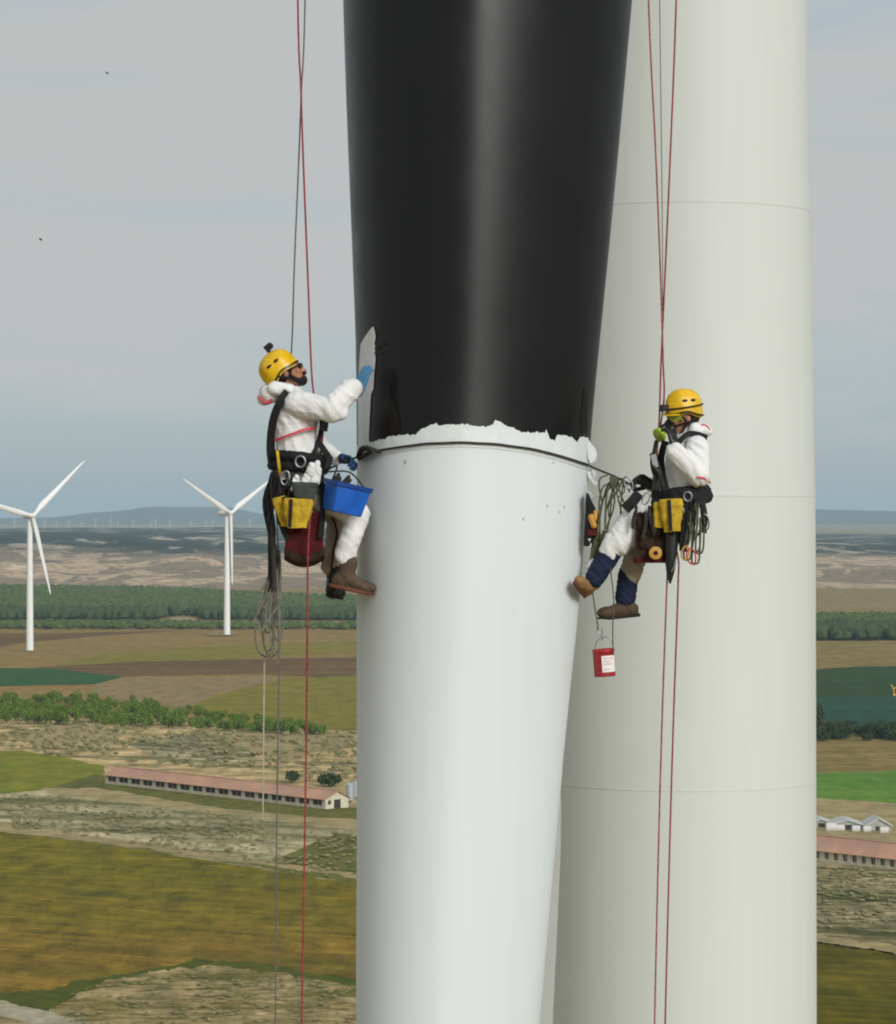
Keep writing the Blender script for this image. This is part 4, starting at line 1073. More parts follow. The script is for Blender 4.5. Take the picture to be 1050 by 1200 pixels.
# hood lying on the nape
mb = MB(); mb.cap(A(316, 462, -.07), A(314, 462, .08), .062, .062); mb.cap(A(322, 456, -.12), A(340, 456, -.12), .05, .032); mb.cap(A(322, 456, .12), A(340, 456, .12), .05, .032)
mb.cap(A(310, 466, -.03), A(310, 466, .05), .05, .05)
hood = organic(mb, 'hood', M_suit, man, .008, 2, .008, 9, 3)
q = MB(); q.tube([A(303, 465, -.10), A(308, 470, -.12), A(314, 472.5, -.13), A(319, 468, -.14)], .009, 6, smooth=4); q.build('seam_tape', M_pink, hood)
# pink seams
strip(man, [A(322, 516, -.14), A(333, 512, -.205), A(345, 507.5, -.222), A(358, 503, -.215), A(370, 502, -.16)], .016, M_pink, 'seam_tape', .005)
strip(man, [A(316, 565, -.12), A(318, 578, -.155), A(322, 592, -.15)], .010, M_pink, 'seam_tape', .004)
# hair, beard, glasses
mb = MB(); f, s, u = Mh.col[0], Mh.col[1], Mh.col[2]
mb.ell(hc - f * .035 + u * .01, (.088, .083, .085), Mh); mb.ell(hc - f * .05 - u * .05, (.05, .065, .05), Mh)
for sg in (-1, 1): mb.ell(hc + f * .02 + s * sg * .064 + u * .02, (.03, .018, .035), Mh)
organic(mb, 'hair', M_hair, man, .007, 2, .004, 60)
mb = MB(); mb.ell(hc - u * .088 + f * .060, (.042, .048, .036), Mh)
for sg in (-1, 1):
    mb.cap(hc - u * .035 + f * .012 + s * sg * .064, hc - u * .085 + f * .05 + s * sg * .04, .014, .02)
mb.cap(hc - u * .050 + f * .100 - s * .03, hc - u * .050 + f * .100 + s * .03, .011, .011)
organic(mb, 'beard', M_hair, man, .006, 2, .004, 60)
q = MB()
for sg in (-1, 1):
    q.ell(hc + u * .004 + f * .096 + s * sg * .034, (.010, .032, .021), Mh, 12, 7)
    q.tube([hc + u * .008 + f * .088 + s * sg * .064, hc + u * .004 + f * .02 + s * sg * .083], .0055, 6)
q.tube([hc + u * .012 + f * .104 - s * .03, hc + u * .012 + f * .104 + s * .03], .006, 6); q.build('sunglasses', M_lens, man)
for sg in (-1, 1):
    q = MB(); q.ell(hc + u * .004 + f * .080 + s * sg * .032, (.012, .013, .010), Mh, 10, 6); q.build('eye', M_label, man)
# helmet tipped back
ta = R(40); Mhel = frame((math.cos(ta), -.10, math.sin(ta)), (-math.sin(ta), 0, math.cos(ta)))
hcen = A(328.8, 434.3)
h = helmet_build(man, hcen, Mhel, brim=False)
straps_head(hc + u * .01, Mh, man)
q = MB(); pcam = A(314.5, 407, -.02); q.box(pcam, (.05, .04, .042), Mhel); cam_o = q.build('action_camera', M_blackp, h, smooth=False)
q = MB(); q.tube([A(317, 416.5, -.01), A(315, 410, -.02)], [.016, .010], 8)
q.build('camera_mount', M_blackp, h)
q = MB(); q.tube([pcam + Mhel @ Vector((.024, 0, 0)), pcam + Mhel @ Vector((.034, 0, 0))], [.014, .012], 12); q.build('headlamp_clip', M_lens, h)
# gloves
mb = MB(); hand_shapes(mb, A(421, 457, -.17), (.30, .12, .95), (.55, .83, -.1), 1, .45, 1.02); mb.cap(A(412, 460, -.18), A(421, 457, -.17), .045, .034)
g1 = organic(mb, 'glove', M_glove, man, .0055, 1); mb = MB()
mb = MB(); hand_shapes(mb, A(400, 537.5, .15), (A(420, 540, .06) - A(400, 537.5, .15)), (.2, -.6, -.6), -1, 1.3, 1.05)
mb.cap(A(392, 536, .16), A(402, 537.5, .15), .043, .034)
tag(organic(mb, 'glove', M_glove2, man, .0055, 1), 'dark blue glove gripping the lanyard')
# boots
boot_parts(A(406, 671, -.12), Vector((.95, .12, -.22)), (.2, 0, 1), M_brown, M_sole, man, 1.06, .07)
boot_parts(A(391, 682, .10), Vector((.30, 1, -.15)), (.1, 0, 1), M_blackp, M_solek, man, .96, .06)
# harness
har = strip(man, [A(337, 459, -.16), A(329, 470, -.175), A(322, 486, -.16), A(318, 506, -.13), A(317, 530, -.10), A(320, 548, -.12)], .052, M_black, 'harness', .010)
strip(har, [A(337, 459, .12), A(330, 468, .14), A(322, 486, .12), A(318, 508, .08), A(318, 530, .06)], .05, M_black, 'shoulder_strap', .010)
strip(har, [A(375, 480, -.06), A(377, 500, -.06), A(372, 520, -.1), A(366, 535, -.14)], .03, M_black, 'chest_strap', .006)
strip(har, [A(372, 516, -.10), A(380, 528, -.10), A(386, 538, -.10), A(383, 550, -.12)], .04, M_black, 'chest_strap', .008)
mb = MB()
for k in range(20):
    a = 2 * math.pi * k / 20; a2 = 2 * math.pi * (k + 1) / 20
    f_ = lambda a_: A(349, 541 + 3 * math.cos(a_), 0) + Vector((math.cos(a_) * .168, math.sin(a_) * .205, 0))
    mb.cap(f_(a) + Vector((0, 0, .03)), f_(a2) + Vector((0, 0, .03)), .036, .036, 8); mb.cap(f_(a) - Vector((0, 0, .04)), f_(a2) - Vector((0, 0, .04)), .032, .032, 8)
belt = organic(mb, 'belt', M_black, man, .009, 2, .005, 20)
q = MB(); q.tube([A(352, 541, -.262) + Vector((math.cos(a) * .032, 0, math.sin(a) * .036)) for a in [k * math.pi / 8 for k in range(17)]], .006, 6); q.build('ring', M_steel, belt)
strip(belt, [A(325, 528, -.19), A(327, 545, -.235), A(328, 556, -.21)], .018, M_yel, 'buckle_tab', .005)
# leg loops
strip(har, [A(333, 562, -.2), A(337, 580, -.205), A(345, 596, -.2)], .04, M_black, 'leg_loop', .008)
strip(har, [A(344, 556, -.215), A(342, 572, -.215), A(340, 590, -.22)], .03, M_black, 'leg_loop', .008)
strip(har, [A(377, 552, -.19), A(378, 572, -.21), A(377, 594, -.22)], .028, M_black, 'leg_loop', .008)
strip(man, [A(389, 604, .055), A(395, 624, .05), A(391, 645, .04), A(388, 668, .04)], .012, M_redseat, 'trouser_piping', .004)

# things hung on him
dsc = empty('descender', A(379, 495, -.10), 'black rope descender at the chest of the left climber', 'climbing gear')
q = MB(); q.box(A(379, 495, -.10), (.035, .035, .11), Matrix.Rotation(.12, 3, 'Y')); q.build('side_plate', M_blackp, dsc, smooth=False)
q = MB(); q.tube([A(374, 489, -.1), A(380, 486, -.11), A(383, 494, -.11), A(382, 506, -.11)], [.012, .014, .013, .008], 8, smooth=3); q.build('handle', M_blackp, dsc)
pouch(None, 349, 602, Y0 - .30, .185, .185, .11, M_yel, 'tool_pouch', 'bulging yellow tool pouch on the left climber hip', (-.24,), R(3), .72, 'yellow tool pouches')
pouch(None, 331, 600, Y0 - .24, .09, .19, .08, M_yel, 'tool_pouch', 'narrow yellow side pouch behind the bulging one on the left climber', (.4,), R(-14), .7, 'yellow tool pouches')
pouch(None, 357, 575, Y0 - .27, .165, .105, .08, M_grey, 'tool_pouch', 'grey mesh pouch above the yellow one on the left climber', (), R(2), .85)
for (a, b_, c_) in (((358, 566, -.25), (366, 545, -.27), .030), ((366, 568, -.26), (372, 543, -.27), .026), ((345, 572, -.25), (347, 560, -.26), .03)):
    mb = MB(); mb.cap(A(*a), A(*b_), c_, c_ * .7); mb.cap(A(a[0] + 5, a[1] - 3, a[2]), A(b_[0] + 3, b_[1] + 6, b_[2]), c_ * .8, c_ * .5)
    tag(organic(mb, 'cleaning_rag', M_suit, None, .007, 1, .008, 26, a[0]), {358: 'white rag tucked in the middle of the grey mesh pouch', 366: 'tall white rag at the front of the grey mesh pouch', 345: 'small white rag at the back of the grey mesh pouch'}[a[0]], 'rag', 'rags in the grey pouch')
# blue bin
bc = A(404.5, 584, -.30); bin_ = empty('blue_bin', bc, 'bright blue open plastic bin hanging at the left climber knees', 'bin')
Mb = Matrix.Rotation(R(13), 3, 'Y') @ Matrix.Rotation(R(28), 3, 'Z')
def bring(z, w, d_): return [bc + Mb @ Vector((x * w / 2, y * d_ / 2, z)) for x, y in ((-1, -1), (-.94, -1.04), (.94, -1.04), (1, -1), (1.03, -.9), (1.03, .9), (1, 1), (.94, 1.04), (-.94, 1.04), (-1, 1), (-1.03, .9), (-1.03, -.9))]
q = MB(); q.loft([bring(-.098, .185, .14), bring(-.092, .205, .16), bring(.085, .245, .19), bring(.095, .245, .19), bring(.095, .235, .18), bring(-.080, .195, .15)]); q.build('shell', M_blue, bin_)
q = MB(); q.loft([bring(.072, .252, .197), bring(.072, .262, .206), bring(.099, .262, .206), bring(.099, .250, .195)], caps=False); q.build('rim', M_bluedk, bin_)
q = MB(); q.tube([bc + Mb @ Vector((-.12, 0, .09)), bc + Mb @ Vector((-.10, .02, .19)), A(381, 552, -.16)], .007, 6, smooth=4); q.tube([bc + Mb @ Vector((.12, 0, .09)), bc + Mb @ Vector((.0, .02, .17)), A(384, 553, -.16)], .006, 6, smooth=4); q.build('handle', M_darkrope, bin_)
q = MB()
for k in range(5): q.cap(bc + Mb @ Vector((-.09 + .012 * k, .02 * (k % 2), .05)), bc + Mb @ Vector((-.11 + .03 * k, .03 * (k % 3) - .02, .12 + .02 * (k % 2))), .016, .012)
tag(q.build('hand_tools', M_darkrope, loc=bc), 'dark tool handles sticking out of the blue bin', 'tools')
# seat
sc_ = A(357, 637, -.06); seat = empty('work_seat', sc_, 'dark red padded work seat sling under the left climber', 'work seat')
q = MB(); rings = []
for x in range(9):
    t_ = x / 8; px = 334 + 45 * t_; dip = 9 * (1 - (2 * t_ - 1) ** 2)
    rings.append([A(px, 598 + dip * .3, -.24), A(px, 648 + dip, -.22), A(px, 652 + dip, -.05), A(px, 650 + dip, .15), A(px, 645 + dip, .15), A(px, 646 + dip, -.05), A(px, 640 + dip, -.20), A(px, 598 + dip * .3, -.22)])
q.loft(rings); q.build('sling', M_redseat, seat)
q = MB(); rings = []
for x in range(9):
    t_ = x / 8; px = 333 + 47 * t_; dip = 9 * (1 - (2 * t_ - 1) ** 2)
    rings.append([A(px, 641 + dip, -.256), A(px, 650 + dip, -.25), A(px, 656 + dip, -.05), A(px, 651 + dip, -.05), A(px, 641 + dip, -.245)])
q.loft(rings); q.build('seat_board', M_brownseat, seat)
strip(seat, [A(375, 560, -.2), A(378, 600, -.25), A(376, 630, -.26)], .035, M_black, 'strap', .006)
strip(seat, [A(322, 575, -.18), A(328, 610, -.24), A(337, 632, -.25)], .035, M_black, 'strap', .006)
# gear sling and rope coil behind the hip
q = MB(); rq = random.Random(5)
for k in range(8):
    x0 = 317 + rq.uniform(-5, 5); x1 = 320 + rq.uniform(-7, 8); dy = rq.uniform(-.16, .06)
    q.tube([A(320 + rq.uniform(-2, 6), 556 + rq.uniform(-6, 10), dy), A(x0 - 3, 585, dy), A(x0 + 2, 620, dy), A(x1, 655 + rq.uniform(0, 40), dy)], rq.uniform(.012, .02), 6, smooth=4)
tag(q.build('gear_sling', M_darkrope, loc=A(318, 580)), 'bundle of dark slings hanging behind the left climber hip', 'slings')
q = MB()
for k in range(7):
    xa = 318 + rq.uniform(-6, 7); xb = xa + rq.uniform(3, 9); bot = rq.uniform(700, 768); dy = rq.uniform(-.14, .05)
    xm = 313 + rq.uniform(-11, 12)
    q.tube([A(322 + rq.uniform(-3, 3), 640, dy), A(xa, 680, dy), A(xm - 3, 720, dy), A(xm - 1, bot - 8, dy), A(xm + 4, bot, dy), A(xm + 9, bot - 10, dy), A(xb + 1, 700, dy), A(325 + rq.uniform(-3, 3), 645, dy)], .0065, 6, smooth=6)
q.tube([A(320, 670, -.1), A(310, 686, -.12), A(303, 697, -.12)], [.012, .01, .005], 6, smooth=3)
q.tube([A(326, 690, -.05), A(327, 730, -.05), A(326, 770, -.05), A(324, 778, -.05)], .008, 6, smooth=3)
q.tube([A(318, 690), A(303, 720), A(299, 745), A(304, 765), A(318, 770), A(327, 760)], .007, 6, smooth=5)
tag(q.build('rope_coil', M_coil, loc=A(318, 700)), 'looped grey rope coil hanging below the left climber', 'rope')

# ------------------------------------------------------------------ right climber
Y0 = 21.35
woman = empty('person', A(720, 727), 'climber in white coveralls right of the blade, facing left in a respirator', 'person')
hc = A(800, 489.5); pt = R(-6); Mh = frame((-math.cos(pt) * .95, -.34, math.sin(pt)), (0, 0, 1))
f, s, u = Mh.col[0], Mh.col[1], Mh.col[2]
mb = MB(); head_shapes(mb, hc, Mh); mb.cap(A(802, 500), A(806, 518), .055, .062)
mb.cap(A(803, 535), A(797, 590), .125, .11); mb.ell(A(804, 532), (.11, .17, .13))
for sh, el, wr_ in (((816, 524, -.17), (817, 560, -.24), (787, 524, -.24)), ((800, 524, .17), (786, 566, .2), (762, 568, .06))):
    mb.cap(A(*sh), A(*el), .05, .04); mb.cap(A(*el), A(*wr_), .038, .027)
for kn, an in (((727, 634, -.10), (694, 684, -.08)), ((752, 632, .10), (733, 700, .08))):
    mb.cap(A(790, 606, -.09 if an[2] < 0 else .09), A(*kn), .078, .055); mb.cap(A(*kn), A(*an), .05, .038)
organic(mb, 'body', M_skin, woman, .0075, 2)
mb = MB()
mb.ell(A(806, 532), (.145, .195, .15)); mb.cap(A(804, 535, -.06), A(801, 566, -.05), .135, .125); mb.cap(A(804, 535, .06), A(801, 566, .05), .135, .125)
mb.ell(A(796, 600), (.13, .18, .12)); mb.cap(A(806, 512), A(807, 520), .085, .12)
mb.cap(A(817, 525, -.17), A(818, 556, -.23), .086, .080); mb.cap(A(818, 556, -.23), A(791, 529, -.25), .080, .064); mb.ell(A(817, 560, -.22), (.07, .07, .06)); mb.cap(A(801, 560, 0), A(804, 572, 0), .13, .135)
mb.cap(A(800, 526, .17), A(786, 566, .20), .082, .066); mb.cap(A(786, 566, .20), A(764, 568, .07), .062, .046)
mb.cap(A(788, 606, -.09), A(728, 630, -.11), .10, .088); mb.cap(A(745, 603, -.11), A(724, 636, -.11), .085, .092)
mb.cap(A(724, 634, -.11), A(716, 646, -.105), .09, .075)
organic(mb, 'coverall', M_suit, woman, .0085, 2, .010, 9, 5)
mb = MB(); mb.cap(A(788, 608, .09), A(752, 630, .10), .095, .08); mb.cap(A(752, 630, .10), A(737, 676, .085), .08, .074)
tag(organic(mb, 'trouser_leg', M_suit_shade, woman, .010, 3, .008, 14, 6), 'far trouser leg with its shade put into a greyish colour')
mb = MB(); mb.cap(A(720, 640, -.105), A(697, 678, -.085), .074, .064)
organic(mb, 'gaiter', M_navy, woman, .008, 3, .006, 20, 7)
mb = MB(); mb.cap(A(737, 672, .085), A(733, 700, .08), .070, .068)
organic(mb, 'gaiter', M_navy, woman, .008, 3, .006, 20, 8)
mb = MB(); mb.cap(A(815, 504, -.08), A(824, 504, .08), .05, .055); mb.cap(A(822, 503, -.08), A(829, 505, -.06), .04, .035)
mb.cap(A(810, 509, -.11), A(818, 505, -.10), .022, .036)
hood = organic(mb, 'hood', M_suit, woman, .008, 2, .008, 9, 10)
q = MB(); q.tube([A(822, 497.5, -.11), A(828, 499, -.10), A(832, 504, -.09)], .006, 6, smooth=3); q.build('seam_tape', M_pink, hood)
strip(woman, [A(817, 559, -.312), A(823, 560, -.305), A(829, 563, -.26), A(832, 566, -.20)], .012, M_pink, 'seam_tape', .004)
# hair, mask, goggles, helmet
mb = MB(); mb.ell(hc - f * .035 + u * .01, (.086, .080, .08), Mh); organic(mb, 'hair', M_hair, woman, .007, 2, .003, 60)
mb = MB(); mb.ell(hc - u * .05 + f * .095, (.045, .046, .052), Mh); mb.ell(hc - u * .085 + f * .085, (.04, .04, .035), Mh)
mb.cap(hc - u * .055 + f * .12, hc - u * .06 + f * .155, .034, .030)
for sg in (-1, 1): mb.cap(hc - u * .055 + f * .10 + s * sg * .03, hc - u * .065 + f * .12 + s * sg * .07, .028, .030)
mask = organic(mb, 'respirator', M_blackp, woman, .006, 2)
a0 = hc - u * .088 + f * .158 + s * 0; dd = (f * .9 - u * .35 + s * -.25).normalized()
if dd.y > 0: dd.y = -dd.y
q = MB(); q.tube([a0, a0 + dd * .012, a0 + dd * .036, a0 + dd * .044], [.034, .048, .048, .034], 20); fl = q.build('filter', M_lime, mask)
q = MB(); q.tube([a0 + dd * .0442, a0 + dd * .047], [.026, .02], 16); q.build('filter_cap', M_gog, fl)
for sg in (-1, 1):
    q = MB(); q.tube([hc - u * .05 + f * .08 + s * sg * .05, hc - u * .03 + f * .0 + s * sg * .085, hc - u * .01 - f * .08 + s * sg * .06], .008, 6, smooth=4, flat=.5); q.build('mask_strap', M_black, mask)
q = MB(); rings = []
for z, g in ((-.032, .0), (-.03, .012), (.03, .014), (.034, .0)):
    rings.append([hc + u * (.012 + z) + f * (math.cos(a) * (.095 + g)) + s * math.sin(a) * (.068 + g) for a in [R(-75 + 150 * k / 16) for k in range(17)]])
q.loft(rings, closed=False); q.build('goggles', M_gog, woman)
for sg in (-1, 1):
    q = MB(); q.ell(hc + u * .008 + f * .080 + s * sg * .032, (.012, .013, .010), Mh, 10, 6); q.build('eye', M_label, woman)
th_ = R(-4); Mhel = frame((-math.cos(th_) * .95, -.34, math.sin(th_)), (.12, 0, 1))
h = helmet_build(woman, A(801, 480), Mhel)
straps_head(hc + u * .01, Mh, woman)
ff, ss, uu = Mhel.col[0], Mhel.col[1], Mhel.col[2]; hcen = A(801, 480)
q = MB(); q.tube([hcen + ff * math.cos(a) * .131 + ss * math.sin(a) * .115 + uu * (.020 - .012 * math.cos(a)) for a in [2 * math.pi * k / 28 for k in range(29)]], .006, 6, caps=False); q.build('goggle_strap', M_blackp, h)
q = MB(); q.box(hcen + ff * .138 + uu * .018, (.045, .06, .045), Mhel); q.build('headlamp', M_blackp, h, smooth=False)
# gloves, boots
mb = MB(); hand_shapes(mb, A(764, 569, .06), A(745, 558, .02) - A(764, 569, .06), (-.3, -.5, -.4), -1, 1.4, 1.12); mb.cap(A(768, 570, .07), A(762, 568, .05), .046, .038)
tag(organic(mb, 'glove', M_blackp, woman, .0055, 1), 'black glove holding the lanyard gear')
mb = MB(); hand_shapes(mb, A(791, 524, -.25), (-.22, .15, .95), (-.75, .6, .0), -1, 1.0, 1.0); mb.cap(A(794, 529, -.25), A(790, 522, -.25), .046, .036)
tag(organic(mb, 'glove', M_blackp, woman, .0055, 1), 'black glove raised to the respirator')
boot_parts(A(694, 684, -.06), Vector((-.25, -.75, .30)), (.72, 0, .62), M_tan, M_sole, woman, .95, .02)
boot_parts(A(733, 705, .08), Vector((-1, -.1, -.10)), (-.1, 0, 1), M_brown, M_solek, woman, 1.0, .03)
# harness
har = strip(woman, [A(795, 519, -.20), A(801, 512, -.19), A(808, 508, -.17), A(818, 509, -.16), A(828, 513, -.12)], .035, M_black, 'harness', .008)
strip(har, [A(780, 517, -.1), A(775, 535, -.12), A(776, 555, -.14), A(781, 575, -.18)], .045, M_black, 'chest_strap', .010)
strip(har, [A(829, 572, -.1), A(825, 585, -.2), A(815, 592, -.24)], .05, M_black, 'back_strap', .010)
mb = MB()
for k in range(20):
    a = 2 * math.pi * k / 20; a2 = 2 * math.pi * (k + 1) / 20
    f_ = lambda a_: A(799, 585, 0) + Vector((math.cos(a_) * .158, math.sin(a_) * .20, .02 * math.cos(a_)))
    mb.cap(f_(a), f_(a2), .05, .05, 8); mb.cap(f_(a) + Vector((-.01, 0, .045)), f_(a2) + Vector((-.01, 0, .045)), .04, .04, 8)
belt = organic(mb, 'belt', M_black, woman, .009, 2, .005, 20, 3)
q = MB(); q.tube([A(806, 582, -.256) + Vector((math.cos(a) * .026, 0, math.sin(a) * .03)) for a in [k * math.pi / 8 for k in range(17)]], .006, 6); q.build('ring', M_steel, belt)
strip(har, [A(749, 578, -.205), A(741, 588, -.215), A(732, 597, -.215)], .07, M_black, 'thigh_pad', .012)
strip(har, [A(768, 590, -.2), A(765, 610, -.22), A(757, 636, -.2)], .05, M_black, 'leg_loop', .010)
# gear of the right climber
q = MB()
for k in range(7):
    q.tube([A(764 + rq.uniform(-4, 5), 530 + rq.uniform(-4, 4), -.14), A(768 + rq.uniform(-5, 6), 548, -.18), A(770 + rq.uniform(-6, 7), 570 + rq.uniform(-4, 6), -.18)], rq.uniform(.008, .015), 6, smooth=4)
q.tube([A(769, 517, -.1), A(766, 532, -.14), A(764, 545, -.16)], .014, 6, smooth=3)
tag(q.build('ascender_cluster', M_darkrope, loc=A(768, 550)), 'cluster of dark climbing hardware at the chest of the right climber', 'climbing gear')
dsc = empty('descender', A(767, 540, -.2), 'grey metal descender on the chest ropes of the right climber', 'climbing gear')
q = MB(); q.box(A(767, 540, -.2), (.035, .03, .085), Matrix.Rotation(-.2, 3, 'Y')); q.build('side_plate', M_steel, dsc, smooth=False)
q = MB(); q.tube([A(765, 546, -.215), A(772, 554, -.22), A(773, 562, -.22)], [.012, .01, .008], 6, smooth=3); q.build('handle', M_blackp, dsc)
pouch(None, 787, 604, Y0 - .30, .15, .205, .11, M_yel, 'tool_pouch', 'yellow tool pouch with black strap on the right climber hip', (-.1,), R(-3), .75, 'yellow tool pouches')
pouch(None, 773, 604, Y0 - .26, .09, .16, .09, M_yel, 'tool_pouch', 'smaller yellow pouch left of the strapped one on the right climber', (), R(5), .8, 'yellow tool pouches')
# holster
c = A(787, 652, -.26); hol = empty('holster', c, 'long black pointed holster under the right climber pouch', 'holster')
q = MB(); rings = []
for py, w, d_ in ((624, .085, .05), (640, .08, .05), (660, .07, .045), (672, .05, .035), (684, .012, .012)):
    cc = A(787 - (py - 624) * .03, py, -.26); rings.append([cc + Vector((math.cos(a) * w / 2, math.sin(a) * d_ / 2, 0)) for a in [2 * math.pi * k / 14 for k in range(14)]])
q.loft(rings); q.build('sheath', M_blackp, hol)
q = MB(); q.tube([A(792, 655, -.30), A(790, 664, -.30), A(787, 670, -.30)], .005, 6); q.build('knife_clip', M_steel, hol)
strip(hol, [A(785, 595, -.24), A(786, 612, -.29), A(787, 628, -.28)], .03, M_black, 'strap', .006)
# seat
sc_ = A(762, 645); seat = empty('work_seat', sc_, 'dark brown padded work seat under the right climber', 'work seat')
q = MB(); rings = []
for x in range(9):
    t_ = x / 8; px = 744 + 36 * t_
    rings.append([A(px, 618, -.23), A(px, 655, -.225), A(px, 659, -.2), A(px, 659, .16), A(px, 650, .16), A(px, 650, -.18), A(px, 618, -.21)])
q.loft(rings); q.build('sling', M_brownseat, seat)
q = MB(); q.box(A(762, 656.5, -.02), (.215, .42, .03)); q.build('seat_board', M_redseat, seat, smooth=False)
strip(seat, [A(770, 588, -.2), A(760, 606, -.235), A(753, 624, -.235)], .03, M_black, 'strap', .006)
strip(seat, [A(806, 590, -.22), A(795, 620, -.22), A(778, 645, -.235)], .03, M_black, 'strap', .006)
# orange roll
q = MB(); c = A(768, 648, -.27); q.tube([c + Vector((0, -.03, 0)), c + Vector((0, -.028, 0)), c + Vector((0, .028, 0)), c + Vector((0, .03, 0))], [.036, .042, .042, .036], 18); 
tr_ = empty('tape_roll', c, 'orange tape roll hanging on the brown seat', 'tape roll')
q.build('roll', M_orange, tr_); q = MB(); q.tube([c + Vector((0, -.034, 0)), c + Vector((0, -.031, 0))], [.015, .015], 12); q.build('core', M_brownseat, tr_)
q = MB()
for k in range(9):
    x0 = rq.uniform(744, 776); y0 = rq.uniform(588, 606); dy = -.25 - rq.uniform(0, .03)
    q.tube([A(x0, y0, dy), A(x0 + rq.uniform(-4, 3), y0 + 10, dy), A(x0 + rq.uniform(-6, 6), y0 + rq.uniform(18, 34), dy)], rq.uniform(.006, .014), 6, smooth=4)
tag(q.build('gear_sling', M_darkrope, loc=A(760, 605)), 'dark strap ends bunched between white thigh and yellow pouch', 'slings')
mb = MB(); mb.ell(A(752, 612, -.22), (.05, .03, .07)); mb.ell(A(766, 622, -.23), (.06, .03, .06)); mb.ell(A(758, 636, -.22), (.06, .03, .05))
tag(organic(mb, 'chalk_bag', M_brownseat, None, .007, 2, .012, 18, 4), 'crumpled brown cloth bag against the brown seat', 'bag')
# green-grey slings on the far hip and carabiners
q = MB()
for k in range(7):
    x0 = 808 + rq.uniform(-6, 14); b0 = rq.uniform(625, 662); dy = -.25 + rq.uniform(-.03, .06)
    q.tube([A(x0, 590, dy), A(x0 + rq.uniform(-2, 4), 612, dy), A(x0 - 3, b0 - 5, dy), A(x0 + 2, b0, dy), A(x0 + 6, b0 - 8, dy), A(x0 + 7, 606, dy)], .007, 6, smooth=5)
tag(q.build('gear_sling', M_olive, loc=A(812, 620)), 'olive and grey slings looped at the back of the right climber', 'slings')
q = MB()
for k in range(4):
    x0 = 822 + rq.uniform(-3, 3); q.tube([A(x0, 588, -.18), A(x0 + 3, 600 + 4 * k, -.2), A(x0 - 2, 615 + 3 * k, -.2)], .011, 6, smooth=4)
tag(q.build('gear_sling', M_darkrope, loc=A(822, 605)), 'black webbing tails at the back strap of the right climber', 'slings')
carabiner(A(810, 652, -.27), .2, M_redcar, 'red carabiner hanging from the olive slings', .052)
carabiner(A(826, 612, -.22), .1, M_steel, 'steel carabiner on the black webbing tails', .05)
carabiner(A(803, 648, -.27), -.2, M_orange, 'orange carabiner left of the red one', .045)
carabiner(A(736, 566, -.10), .5, M_steel, 'steel carabiner joining the lanyard near the black glove', .045)
pouch(None, 801, 632, Y0 - .22, .075, .16, .06, M_grey, 'tool_pouch', 'slim grey green pouch beside the black holster', (), R(2), .7)
# ropes from the lanyard to the gear bag along the blade edge
q = MB()
for pts in (((720, 559), (717, 580), (714, 610), (708, 640)), ((722, 560), (714, 566), (706, 572), (702, 590), (703, 612)), ((724, 562), (727, 578), (733, 592), (740, 600)), ((718, 562), (720, 590), (712, 615), (704, 632)),
            ((712, 557), (704, 560), (702, 570), (706, 590)), ((730, 563), (734, 568), (738, 577))):
    q.tube([A(x, y, -.06 - .01 * i) for i, (x, y) in enumerate(pts)], .0062, 6, smooth=5)
for k in range(4): q.cap(A(716 + k * 2, 560, -.1), A(717 + k, 572, -.1), .011, .009)
for k in range(9):
    x0 = rq.uniform(712, 732); x1 = rq.uniform(698, 730); ye = rq.uniform(592, 640); dy = -.05 - rq.uniform(0, .08)
    q.tube([A(x0, 559 + rq.uniform(-1, 5), dy), A((x0 + x1) / 2 + rq.uniform(-7, 7), 575, dy), A(x1, (575 + ye) / 2, dy), A(x1 + rq.uniform(-4, 4), ye, dy)], rq.uniform(.004, .008), 6, smooth=4)
tag(q.build('sling_knot', M_olive, loc=A(718, 570)), 'tangle of olive cords knotted under the lanyard right of the blade', 'sling')
c = A(696, 612, -.02); gb = empty('gear_bag', c, 'slim dark gear bag pressed against the right blade edge', 'bag')
q = MB(); rings = []
for py, x0, x1 in ((578, 687, 689.5), (588, 686, 694), (600, 686, 700), (618, 685, 701), (632, 684, 698), (640, 684, 694)):
    rings.append([A((x0 + x1) / 2, py, -.02) + Vector((math.cos(a) * (x1 - x0) / 2 / 177, math.sin(a) * .06, 0)) for a in [2 * math.pi * k / 14 for k in range(14)]])
q.loft(rings); q.build('sack', M_black, gb)
q = MB(); q.cap(A(693, 606, -.09), A(696, 616, -.09), .022, .02); q.cap(A(698, 600, -.085), A(697, 608, -.09), .015, .018); q.build('pocket', M_orange, gb)
q = MB(); q.box(A(694, 624, -.08), (.06, .03, .04)); q.build('patch', M_redseat, gb, smooth=False)
q = MB()
for k in range(6):
    x0 = 692 + k * 2.4; q.tube([A(x0 + 3, 628 + rq.uniform(-8, 4), -.03 - .02 * (k % 3)), A(x0 + 2, 645, -.05), A(x0 - 2, 664 + rq.uniform(-8, 10), -.04), A(x0 - 4, 675 + rq.uniform(-8, 4), -.03)], rq.uniform(.008, .016), 6, smooth=4)
tag(q.build('gear_sling', M_olive, loc=A(698, 650)), 'olive sling tails hanging under the dark gear bag', 'slings')
q = MB(); q.cap(A(690, 664, -.05), A(694, 656, -.05), .014, .012); q.cap(A(691, 632, -.06), A(690, 640, -.06), .02, .016)
tag(q.build('cleaning_rag', M_suit, loc=A(691, 660)), 'scrap of white rag low at the right blade edge', 'rag')
